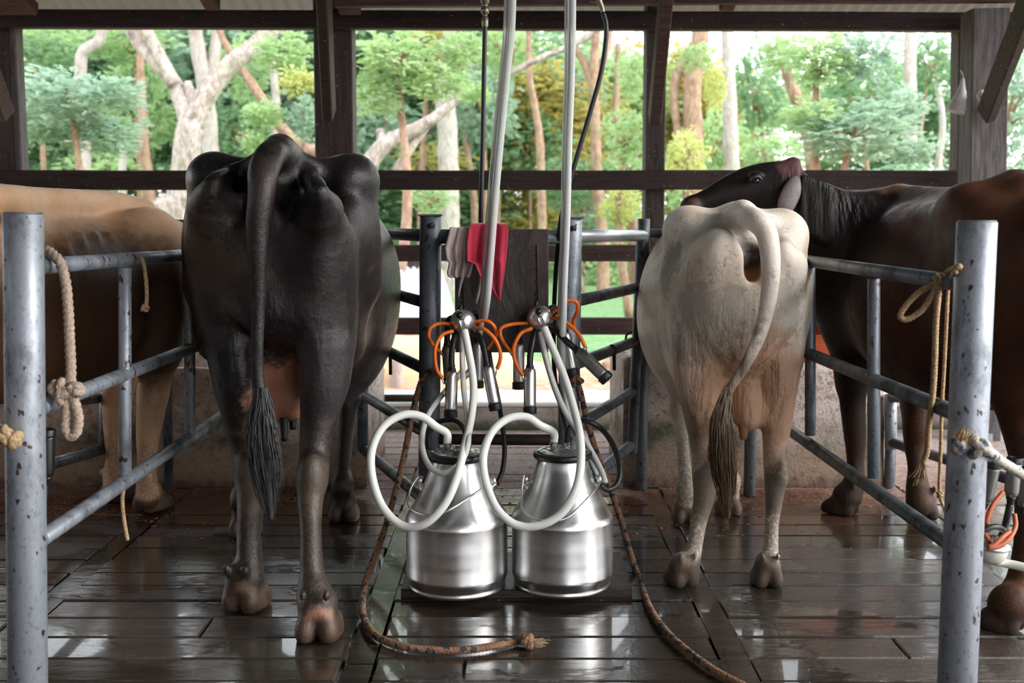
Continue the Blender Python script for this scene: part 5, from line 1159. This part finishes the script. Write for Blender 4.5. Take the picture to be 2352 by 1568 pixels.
tube(r3, 'milk_tube', [q(2285, 1288, 3.03), q(2310, 1293, 3.03), q(2350, 1302, 3.01), q(2400, 1318, 2.98), q(2460, 1345, 2.95), Vector((1.75, 2.9, .03)), Vector((2.1, 3.1, .014)), Vector((2.6, 3.5, .014))], .012, 'white_pl')
# dark device hanging behind the left post
r4 = empty('milking_cluster', q(110, 1040, 3.1), 'black teat cup hanging mostly hidden behind the thick left post', 'milking cluster')
cup(r4, q(108, 1095, 3.1), q(110, 985, 3.1), .020, 'rubber'); tube(r4, 'liner_tube', [q(107, 1100, 3.1), q(106, 1130, 3.1), q(103, 1160, 3.1)], .0075, 'rubber')
# ---------------------------------------------------------------- foliage
def leaf_cloud(name, sprays, pairs, L, lw, seed, flat=.5, shell=.55, droop=.5):
    """unit-sphere cloud of compound leaves (vectorised); L and lw in units of the cloud radius"""
    g = np.random.default_rng(seed); n = sprays
    d = g.normal(size=(n, 3)); d /= np.linalg.norm(d, axis=1)[:, None]
    rad = shell + (1 - shell) * g.random(n) ** .6; rad *= 1 + .42 * np.sin(d[:, 0] * 4.3 + seed) * np.cos(d[:, 2] * 3.7 + d[:, 1] * 3 + seed * 2) + np.where(g.random(n) < .18, g.random(n) * .45, 0)
    c = d * rad[:, None] * .86
    ax = d + g.normal(0, .6, (n, 3)); ax[:, 2] = ax[:, 2] * .5 + .1; ax /= np.linalg.norm(ax, axis=1)[:, None]
    side = np.cross(ax, np.array([0, 0, 1.]) + g.normal(0, .75, (n, 3))); side /= np.linalg.norm(side, axis=1)[:, None]
    up = np.cross(side, ax)
    t = np.linspace(.08, 1, pairs)
    V = np.zeros((n, pairs, 2, 4, 3)); 
    for s in (0, 1):
        sg = 1 if s else -1
        base = c[:, None, :] + ax[:, None, :] * (t * L)[None, :, None] - up[:, None, :] * (droop * L * t ** 2)[None, :, None] * .5
        out = side[:, None, :] * sg + ax[:, None, :] * .45 - up[:, None, :] * (.25 + g.random((n, pairs, 1)) * .4)
        ll = L * .36 * np.sin(np.pi * (.15 + .8 * t))[None, :, None] * (1 + g.normal(0, .12, (n, pairs, 1)))
        tip = base + out * ll; mid = base + out * ll * .5
        w = ax[:, None, :] * lw + up[:, None, :] * g.normal(0, lw * .5, (n, pairs, 1))
        V[:, :, s, 0] = base; V[:, :, s, 1] = mid + w; V[:, :, s, 2] = tip; V[:, :, s, 3] = mid - w
    v = V.reshape(-1, 3); nf = len(v) // 4
    me = bpy.data.meshes.new(name); me.vertices.add(len(v)); me.vertices.foreach_set('co', v.astype(np.float32).ravel())
    me.loops.add(nf * 4); me.loops.foreach_set('vertex_index', np.arange(nf * 4, dtype=np.int32)); me.polygons.add(nf); me.polygons.foreach_set('loop_start', np.arange(0, nf * 4, 4, dtype=np.int32))
    tone = np.clip(np.repeat(g.random(n) * .8 + .1, pairs * 2) + g.normal(0, .12, nf), 0, 1)
    me.update(calc_edges=True)
    a = me.attributes.new('tone', 'FLOAT', 'FACE'); a.data.foreach_set('value', tone.astype(np.float32))
    me.materials.append(M['leaf_deep']); return me
fine = [leaf_cloud('fern_leaves', 420, 13, .30, .020, 11 + i, shell=.3) for i in range(3)]
coarse = [leaf_cloud('broad_leaves', 520, 9, .22, .026, 31 + i) for i in range(3)]
back = [leaf_cloud('far_leaves', 1400, 6, .12, .022, 51 + i, shell=.25) for i in range(3)]

def foliage(root, pool, c, r, mat, rz=None):
    me = random.choice(pool); o = bpy.data.objects.new('foliage', me); C.objects.link(o); o.parent = root
    o.location = Vector(c) - world_loc(root); o.scale = r; o.rotation_euler = (0, 0, random.uniform(0, 6.3) if rz is None else rz)
    o.material_slots[0].link = 'OBJECT'; o.material_slots[0].material = M[mat]; return o

def branchy(root, c, r, start, mat, n=5):
    """twigs inside a leaf cloud, starting from the trunk's end"""
    mb = MB(); c = Vector(c); s = Vector(start)
    for i in range(n):
        e = c + Vector((random.uniform(-.7, .7) * r[0], random.uniform(-.5, .5) * r[1], random.uniform(-.3, .7) * r[2])); m = s.lerp(e, .5) + Vector((0, 0, .12 * r[2]))
        mb.add(sweep([s, m, e], [.03, .018, .006], 6, .12))
    obj('branch', mb.data(), M[mat], root)

def leafy(px, py, rx, ry, Y, mat, label, pool=None, bark='bark_warm', cat='tree', dep=.8, more=()):
    c = P(px, py, Y); r = (rx * Y / F, dep * max(rx, ry) * Y / F, ry * Y / F)
    root = empty('leafy_tree' if cat == 'tree' else 'bush', (c.x, Y, 0), label, cat)
    foliage(root, pool or fine, c, r, mat)
    for (a, b, ra, rb, m2) in more: foliage(root, pool or fine, P(a, b, Y + random.uniform(-.4, .6)), (ra * Y / F, dep * ra * Y / F, rb * Y / F), m2 or mat)
    base = Vector((c.x + random.uniform(-.2, .2), Y + r[1] * .4, 0)); tp = Vector((c.x, Y + r[1] * .3, c.z))
    tw_ = .026 if cat == 'bush' or rx < 60 else .045
    obj('trunk', sweep([base, base.lerp(tp, .5) + Vector((random.uniform(-.15, .15), 0, 0)), tp], [tw_ * 1.2, tw_, tw_ * .5], 8, .15), M[bark], root)
    branchy(root, c, r, tp - Vector((0, 0, r[2] * .5)), bark)
    return root

def trunk(paths, Y, bark, label, crown=None, cat='tree', name='tree'):
    """paths: list of (list of (px, py, r px)); the first is the bole and is carried down to the ground"""
    p0 = paths[0]; g = P(p0[0][0], p0[0][1], Y)
    root = empty(name, (g.x, Y, 0), label, cat)
    for i, pth in enumerate(paths):
        pts = [P(a, b, Y + (0.0 if i == 0 else .05 * k)) for k, (a, b, r) in enumerate(pth)]; rad = [R(r, Y) for a, b, r in pth]
        if i == 0: pts = [Vector((pts[0].x, Y, -.05))] + pts; rad = [rad[0] * 1.25] + rad
        obj('trunk' if i == 0 else 'branch', sweep(pts, rad, 14, .10, jit=.05), M[bark], root)
    if crown:
        for (a, b, ra, rb, m2) in crown: foliage(root, coarse, P(a, b, Y + 1), (ra * Y / F, ra * Y / F, rb * Y / F), m2)
    return root

# trees whose trunks can be made out
trunk([[(415, 540, 46), (420, 470, 38), (424, 400, 34), (432, 330, 32), (440, 275, 30)],
       [(436, 300, 22), (418, 235, 20), (392, 180, 18), (340, 125, 15), (296, 66, 13), (262, 0, 12), (200, -120, 10)], [(400, 195, 16), (368, 130, 14), (335, 60, 13), (300, -60, 11)],
       [(440, 290, 27), (478, 210, 25), (530, 150, 22), (590, 100, 20), (645, 52, 19), (720, -30, 17), (800, -150, 14)], [(452, 250, 14), (428, 190, 11)]], 13, 'bark_pale',
      'big pale forked tree with lichened bark, behind the gap left of the black cow', [(150, -380, 300, 120, 'leaf_bright'), (760, -420, 260, 120, 'leaf_deep')])
trunk([[(487, 560, 20), (484, 420, 19), (482, 300, 18), (468, 180, 18), (448, 70, 16), (430, -120, 13)], [(478, 230, 13), (496, 100, 12), (505, -60, 10)]], 15, 'bark_white', 'straight whitish trunk close behind the big forked tree', None)
tag(obj('stump', sweep([P(372, 560, 12.2), P(378, 500, 12.2), P(385, 470, 12.2), P(390, 448, 12.2)], [R(36, 12.2), R(36, 12.2), R(30, 12.2), R(18, 12.2)], 14, .08, jit=.12), M['bark_pale']), 'knobbly pale stump in front of the big forked tree', 'stump')
trunk([[(195, 540, 16), (193, 420, 15), (196, 330, 12), (186, 240, 13), (186, 150, 13), (192, 118, 13), (222, 100, 13), (233, 78, 12), (232, 20, 11), (225, -100, 9)], [(193, 335, 9), (178, 322, 7), (140, 328, 5)]], 14, 'bark_white', 'pale tree with an S shaped bend near its top', None)
trunk([[(345, 560, 11), (343, 450, 11), (332, 330, 10), (326, 220, 9), (322, 140, 8), (318, -40, 7)]], 13.6, 'bark_warm', 'slim upright trunk left of the big forked tree')
trunk([[(285, 540, 10), (281, 400, 9), (286, 295, 8)]], 13.4, 'bark_white', 'short snapped pale trunk between two slim trunks')
trunk([[(645, 520, 8), (630, 330, 9), (634, 230, 9), (625, 120, 8), (628, -40, 7)]], 16, 'bark_white', 'thin whitish trunk left of the post behind the black cow')
trunk([[(800, 520, 17), (742, 370, 15), (690, 335, 14), (652, 300, 13), (625, 262, 12), (590, 210, 11), (560, 165, 10), (525, 115, 8), (490, 40, 6)]], 14.5, 'bark_warm', 'leaning orange brown trunk slanting across behind the left post')
trunk([[(810, 560, 25), (838, 405, 22), (880, 335, 20), (920, 312, 17), (968, 290, 15), (1010, 262, 12), (1045, 230, 10), (1080, 200, 7)], [(878, 345, 12), (876, 318, 11), (873, 300, 10)], [(905, 400, 11), (950, 330, 10), (985, 285, 8)]], 11.5, 'bark_pale', 'leaning pale limb with a cut stub, right of the post behind the black cow')
trunk([[(1035, 560, 23), (1030, 430, 23), (1028, 300, 23), (1020, 200, 22), (1030, 90, 18), (1034, -60, 15)]], 16, 'bark_white', 'thick whitish trunk left of the straight black hose', [(1060, -400, 220, 110, 'leaf_bright')])
trunk([[(1090, 560, 8), (1088, 450, 8), (1075, 360, 7), (1060, 250, 6)]], 18, 'bark_warm', 'thin brown trunk just left of the straight black hose')
trunk([[(1500, 520, 12), (1502, 200, 11), (1500, 60, 10), (1490, -80, 9)], [(1501, 100, 8), (1470, 20, 8), (1420, 20, 8), (1340, 90, 8), (1250, 130, 7), (1175, 165, 7), (1140, 190, 4)]], 12.5, 'bark_pale', 'long level limb reaching left across the middle bay')
trunk([[(1246, 560, 10), (1243, 430, 10), (1240, 330, 9), (1228, 240, 8), (1215, 160, 7), (1216, -40, 5)]], 15, 'bark_warm', 'slim brown trunk between the two groups of hanging hoses')
trunk([[(1385, 560, 13), (1372, 430, 13), (1368, 300, 12), (1363, 200, 11), (1368, 90, 10), (1372, -60, 8)], [(1366, 210, 10), (1345, 150, 9), (1320, 110, 7)], [(1368, 190, 9), (1392, 120, 8), (1402, 70, 7)]], 16, 'bark_warm', 'reddish brown trunk behind the slanting black hose', None)
trunk([[(1465, 560, 8), (1440, 450, 8), (1410, 350, 9), (1415, 240, 8), (1420, 100, 7)], [(1412, 340, 7), (1440, 380, 6)]], 17, 'bark_warm', 'thin forked brown trunk left of the narrow middle post')
trunk([[(1590, 560, 26), (1594, 430, 24), (1592, 300, 22), (1590, 200, 21), (1606, 110, 20), (1616, -60, 18)], [(1560, 330, 8), (1548, 210, 10), (1570, 140, 12), (1598, 100, 12)]], 12.5, 'bark_warm', 'thick shaggy brown trunk right of the narrow middle post', [(1640, -400, 240, 110, 'leaf_bright')])
trunk([[(1684, 560, 18), (1680, 400, 18), (1676, 250, 16), (1672, 120, 14), (1668, -60, 12)]], 13.5, 'bark_white', 'straight white trunk above the white cow')
trunk([[(1880, 560, 16), (1855, 300, 14), (1832, 230, 15), (1812, 180, 13), (1790, 90, 11)], [(1850, 290, 9), (1900, 240, 8)]], 14.5, 'bark_warm', 'reddish trunk half hidden by leaves above the brown cow\'s head')
trunk([[(2095, 560, 15), (2092, 400, 15), (2090, 250, 15), (2090, 120, 14), (2095, -60, 11)]], 14, 'bark_white', 'pale trunk with orange streaks left of the thick grey post', None)
trunk([[(2150, 560, 8), (2155, 390, 8), (2165, 280, 7), (2150, 170, 6), (2160, 90, 5)]], 16, 'bark_white', 'thin bare branching trunk beside the hanging bag')
# leafy trees and bushes
leafy(150, 225, 125, 62, 10.5, 'leaf_blue', 'blue green leafy tree filling the left bay', more=((255, 215, 70, 40, None), (80, 285, 80, 52, None), (230, 310, 95, 45, None)))
leafy(300, 90, 90, 60, 17, 'leaf_bright', 'light green tree at the top of the left bay', pool=coarse, more=((110, 100, 100, 55, None), (560, 160, 70, 70, 'leaf_bright')))
leafy(690, 190, 46, 34, 11.5, 'leaf_yellow', 'yellow green spray left of the post behind the black cow', cat='bush', more=((605, 265, 52, 34, 'leaf_bright'), (590, 325, 44, 26, 'leaf_bright'), (700, 270, 44, 50, 'leaf_blue'), (650, 120, 70, 44, 'leaf_bright')))
leafy(905, 130, 95, 60, 10, 'leaf_bright', 'bright fern leaved tree right of the post behind the black cow', more=((1010, 190, 85, 42, None), (860, 215, 58, 50, None), (1055, 110, 55, 45, None), (1090, 215, 45, 26, None)))
leafy(985, 380, 80, 52, 17, 'leaf_olive', 'ochre leaved bush behind the leaning pale limb', pool=coarse, cat='bush')
leafy(985, 455, 58, 36, 11, 'leaf_bright', 'small pale green bush right of the black cow\'s hip', pool=coarse, cat='bush')
leafy(1220, 330, 95, 80, 20, 'leaf_deep', 'deep green bush between the hanging hoses', pool=coarse, cat='bush')
leafy(1440, 310, 62, 62, 13, 'leaf_bright', 'light green tree left of the narrow middle post', pool=coarse, more=((1455, 170, 40, 60, None), (1425, 470, 52, 48, 'leaf_yellow')))
leafy(1575, 365, 48, 70, 11.5, 'leaf_yellow', 'yellow green climber on the shaggy trunk', pool=coarse, cat='bush', more=((1640, 200, 30, 50, None), (1600, 130, 50, 30, 'leaf_bright')))
leafy(1880, 140, 88, 62, 9.6, 'leaf_bright', 'bright fern leaved tree high above the brown cow\'s head', more=((1985, 130, 70, 60, 'leaf_blue'), (1800, 120, 56, 44, None)))
leafy(1960, 300, 130, 62, 9.4, 'leaf_blue', 'pale blue green tree hanging over the brown cow\'s neck', more=((2065, 245, 75, 52, None), (1860, 270, 62, 40, 'leaf_bright'), (2100, 350, 62, 40, None)))
leafy(2140, 140, 56, 60, 15, 'leaf_deep', 'dark leaved tree behind the slim board right', pool=coarse)
leafy(2325, 240, 62, 150, 12, 'leaf_blue', 'blue green tree at the right edge behind the grey post', pool=coarse, more=((2335, 420, 50, 50, None),))
leafy(1120, 600, 70, 44, 19, 'leaf_bright', 'light green bush low behind the cloths', pool=coarse, cat='bush')
leafy(1400, 640, 66, 52, 19, 'leaf_bright', 'light green bush low behind the right gate', pool=coarse, cat='bush', more=((1440, 560, 60, 40, 'leaf_yellow'),))
leafy(930, 560, 60, 30, 18, 'leaf_deep', 'green bush behind the pale tin sheet', pool=coarse, cat='bush')
leafy(915, 800, 45, 26, 10, 'leaf_bright', 'low green weeds seen under the left gate rails', pool=coarse, cat='bush')
leafy(1170, 830, 50, 22, 15, 'leaf_bright', 'low green weeds seen below the board', pool=coarse, cat='bush')
# the forest behind: two bands of whole trees, thinner towards the right where the sky shows through
proto = {}
for m in ('leaf_deep', 'leaf_bright', 'leaf_blue', 'leaf_olive'):
    pr = empty('forest_tree', (0, 0, -50), 'x', 'tree')
    obj('trunk', sweep([(0, 0, -50), (.15, 0, -46), (-.1, .1, -42)], [.22, .17, .09], 8, .5), M['bark_warm' if m != 'leaf_deep' else 'bark_white'], pr)
    for (c, r) in (((0, 0, -45.6), (2.3, 2.0, 2.6)), ((.9, .2, -43.0), (2.4, 2.1, 2.0)), ((-1.1, 0, -43.6), (1.9, 1.8, 1.9)), ((.3, 0, -48.3), (1.8, 1.6, 1.3))): foliage(pr, back, c, r, m)
    proto[m] = pr
KIND = {'leaf_deep': 'deep green', 'leaf_bright': 'light green', 'leaf_blue': 'blue green', 'leaf_olive': 'ochre tinged'}
used = set(); xs = list(np.linspace(-17, 17, 19)) + list(np.linspace(-13, 2, 9)) + list(np.linspace(-26, 26, 14))
for i, x in enumerate(xs):
    if i < 19: Y = random.uniform(24, 28)
    elif i < 28: Y = random.uniform(19.5, 22)
    else: Y = random.uniform(32, 38)
    if x > -1 and random.random() < (.38 if i < 19 else .55): continue
    m = random.choices(list(proto), [5, 3.4, 2.2, .7])[0]; src = proto[m]
    if m in used:
        r_ = src.copy(); C.objects.link(r_)
        for ch in [o for o in bpy.data.objects if o.parent is src]:
            c2_ = ch.copy(); C.objects.link(c2_); c2_.parent = r_
    else: r_ = src; used.add(m)
    s = random.uniform(.72, .98) * (1.15 if i >= 28 else 1) * (.82 if x > 0 else 1)
    r_.location = (x + random.uniform(-.5, .5), Y, 0); r_.scale = (s, s, s * random.uniform(.66, .80)); r_.rotation_euler = (0, 0, random.uniform(0, 6.3))
    r_['label'] = KIND[m] + ' tree in the forest far behind the shed'; r_['group'] = KIND[m] + ' forest trees behind the shed'
for m in list(proto):
    if m not in used:
        for ch in [o for o in bpy.data.objects if o.parent is proto[m]]: bpy.data.objects.remove(ch)
        bpy.data.objects.remove(proto[m])
# middle band of mixed undergrowth that closes the view between the trunks
for (px, py, rx, ry, Y, m, lab) in ((80, 150, 90, 70, 16, 'leaf_deep', 'dark green tree at the far left of the left bay'), (330, 250, 80, 110, 18, 'leaf_bright', 'light green tree between the S shaped tree and the forked tree'),
    (560, 300, 90, 90, 18, 'leaf_deep', 'dark green tree right of the big forked tree'), (650, 380, 70, 60, 16, 'leaf_bright', 'pale green undergrowth above the black cow\'s back'), (240, 400, 110, 50, 16, 'leaf_bright', 'pale green undergrowth above the tan cow'),
    (870, 300, 80, 90, 18, 'leaf_blue', 'blue green tree left of the thick whitish trunk'), (1110, 240, 80, 100, 18, 'leaf_blue', 'blue green tree around the straight black hose'), (1170, 120, 80, 60, 17, 'leaf_bright', 'light green crown at the top of the middle bay'),
    (1310, 420, 80, 60, 17, 'leaf_deep', 'dark green undergrowth left of the slanting black hose'), (1330, 200, 70, 70, 21, 'leaf_blue', 'hazy blue green tree right of the two hanging hoses'), (1430, 400, 60, 60, 17, 'leaf_bright', 'light green undergrowth beside the narrow middle post'),
    (1640, 330, 70, 90, 17, 'leaf_bright', 'light green tree between the shaggy trunk and the white trunk'), (1740, 200, 60, 100, 18, 'leaf_deep', 'dark green tree right of the straight white trunk'), (1780, 360, 80, 50, 16, 'leaf_bright', 'light green undergrowth behind the brown cow\'s head'),
    (2080, 420, 110, 50, 14, 'leaf_blue', 'blue green undergrowth above the brown cow\'s back'), (1990, 210, 110, 80, 17, 'leaf_deep', 'dark green crown behind the fern leaved trees'), (985, 120, 90, 60, 16, 'leaf_olive', 'ochre tinged crown behind the thick whitish trunk')):
    leafy(px, py, rx, ry, Y, m, lab, pool=coarse if Y < 20 else back, bark='bark_warm')
for (px, py, rx, ry, Y, m, lab) in ((1120, 470, 90, 60, 21, 'leaf_bright', 'light green low thicket behind the straight black hose'), (1220, 520, 90, 60, 22, 'leaf_deep', 'deep green low thicket behind the right edge of the board'), (1330, 500, 80, 66, 21, 'leaf_blue', 'blue green low thicket behind the slanting black hose'),
    (1420, 520, 80, 60, 22, 'leaf_bright', 'light green low thicket behind the narrow middle post'), (900, 480, 80, 60, 21, 'leaf_deep', 'deep green low thicket behind the left gate'), (1010, 520, 80, 60, 22, 'leaf_bright', 'light green low thicket behind the left centre post'), (1380, 600, 110, 40, 23, 'leaf_deep', 'deep green low thicket behind the right gate rails'), (1600, 470, 90, 60, 20, 'leaf_bright', 'light green low thicket behind the white cow')):
    leafy(px, py, rx, ry, Y, m, lab, pool=coarse, cat='bush')
# yard: tin sheet, stakes, earth heap
a, b_, c_, d_ = P(820, 612, 10.2), P(1012, 616, 10.2), P(1050, 735, 8.8), P(820, 728, 8.8)
vs = []; fs = []; nx = 60
for j in range(2):
    for i in range(nx):
        s = i / (nx - 1); p = (a.lerp(b_, s) if j == 0 else d_.lerp(c_, s)); vs.append((p.x, p.y, p.z + .012 * math.sin(i * 1.3)))
for i in range(nx - 1): fs.append((i, i + 1, nx + i + 1, nx + i))
tn = empty('low_shed', (-1, 9.5, 0), 'low pen roofed with a pale corrugated sheet behind the left gate', 'shed')
o = obj('roof_sheet', (vs, fs), M['tin'], tn); md = o.modifiers.new('s', 'SOLIDIFY'); md.thickness = .008
for p in (a, b_, c_, d_): obj('post', pipe((p.x, p.y, 0), (p.x, p.y, p.z - .02), .04, 10), M['bark_warm'], tn)
obj('back_ridge', beam(a + Vector((0, .02, .03)), b_ + Vector((0, .02, .03)), .08, .06), M['timber_w'], tn, False)
v, f = lathe([(1.5, 0), (1.25, .22), (.8, .42), (.4, .5), (0, .52)], (P(900, 900, 8.4).x, 8.7, -.25), seg=40); v = [(p[0], p[1] * .6 + 8.7 * .4, p[2] + .04 * noise.noise(Vector((p[0] * 4, p[1] * 4, 0)))) for p in v]
tag(obj('earth_heap', (v, f), m_simple('orange_earth', (.62, .38, .22), .95, bump=.5, bs=10)), 'heap of orange earth behind the curb left of the centre posts', 'heap')
for i, (px, py0, py1, Y) in enumerate(((908, 820, 900, 8.0), (872, 850, 905, 8.1), (1152, 800, 895, 9), (1283, 815, 900, 9.2), (1425, 790, 900, 9.6), (1392, 830, 905, 8.3))):
    lab = ['tallest stake in the earth behind the left gate', 'low stake at the left end of the yard', 'pale stake seen just right of the left cluster', 'thin stake seen between the two cups of the right cluster', 'thick pale stump of a tree behind the right gate', 'small stake behind the swung out teat cup'][i]
    a = P(px, py0, Y); w = .09 if i == 4 else .045
    tag(obj('stake', sweep([(a.x, Y, -.1), (a.x + .01, Y, a.z * .5), a], [w * 1.2, w, w * .8], 9, .08, jit=.08), M['bark_white' if i in (0, 4) else 'bark_warm']), lab, 'stake')
# ---------------------------------------------------------------- camera, light
cam = bpy.data.cameras.new('camera'); co = bpy.data.objects.new('camera', cam); C.objects.link(co); bpy.context.scene.camera = co
co.location = (0, 0, H); co.rotation_euler = (math.pi / 2 - TH, 0, 0); cam.sensor_width = 36; cam.lens = F / 2352 * 36; cam.shift_y = -(784 - CY) / 2352
cam.clip_start = .05; cam.clip_end = 500
cam.dof.use_dof = True; cam.dof.focus_distance = 3.65; cam.dof.aperture_fstop = 3.2; cam.dof.aperture_blades = 9
w = bpy.data.worlds.new('sky'); bpy.context.scene.world = w; w.use_nodes = True; nt = w.node_tree; bg = nt.nodes['Background']
tc = nt.nodes.new('ShaderNodeTexCoord'); sx = nt.nodes.new('ShaderNodeSeparateXYZ'); nt.links.new(tc.outputs['Generated'], sx.inputs[0])
mr = nt.nodes.new('ShaderNodeMapRange'); nt.links.new(sx.outputs[2], mr.inputs[0]); mr.inputs[1].default_value = 0; mr.inputs[2].default_value = .6
mx = nt.nodes.new('ShaderNodeMix'); mx.data_type = 'RGBA'; nt.links.new(mr.outputs[0], mx.inputs[0]); mx.inputs[6].default_value = (1.0, .99, .98, 1); mx.inputs[7].default_value = (.80, .89, 1.0, 1)
nt.links.new(mx.outputs[2], bg.inputs[0]); bg.inputs[1].default_value = 2.6
sl = bpy.data.lights.new('sun', 'SUN'); sl.energy = 2.6; sl.angle = math.radians(40); sl.color = (1, .96, .90); so = bpy.data.objects.new('sun', sl); C.objects.link(so)
d = Vector((-.80, .22, -.48)); so.rotation_euler = d.to_track_quat('-Z', 'Y').to_euler()
sc = bpy.context.scene
sc.view_settings.view_transform = 'Standard'; sc.view_settings.look = 'None'; sc.view_settings.gamma = 1; sc.view_settings.exposure = .74
sc.cycles.max_bounces = 7; sc.cycles.diffuse_bounces = 3; sc.cycles.glossy_bounces = 3; sc.cycles.transmission_bounces = 6; sc.cycles.use_denoising = True; sc.cycles.use_adaptive_sampling = True; sc.cycles.adaptive_threshold = .09; sc.cycles.caustics_reflective = False; sc.cycles.caustics_refractive = False
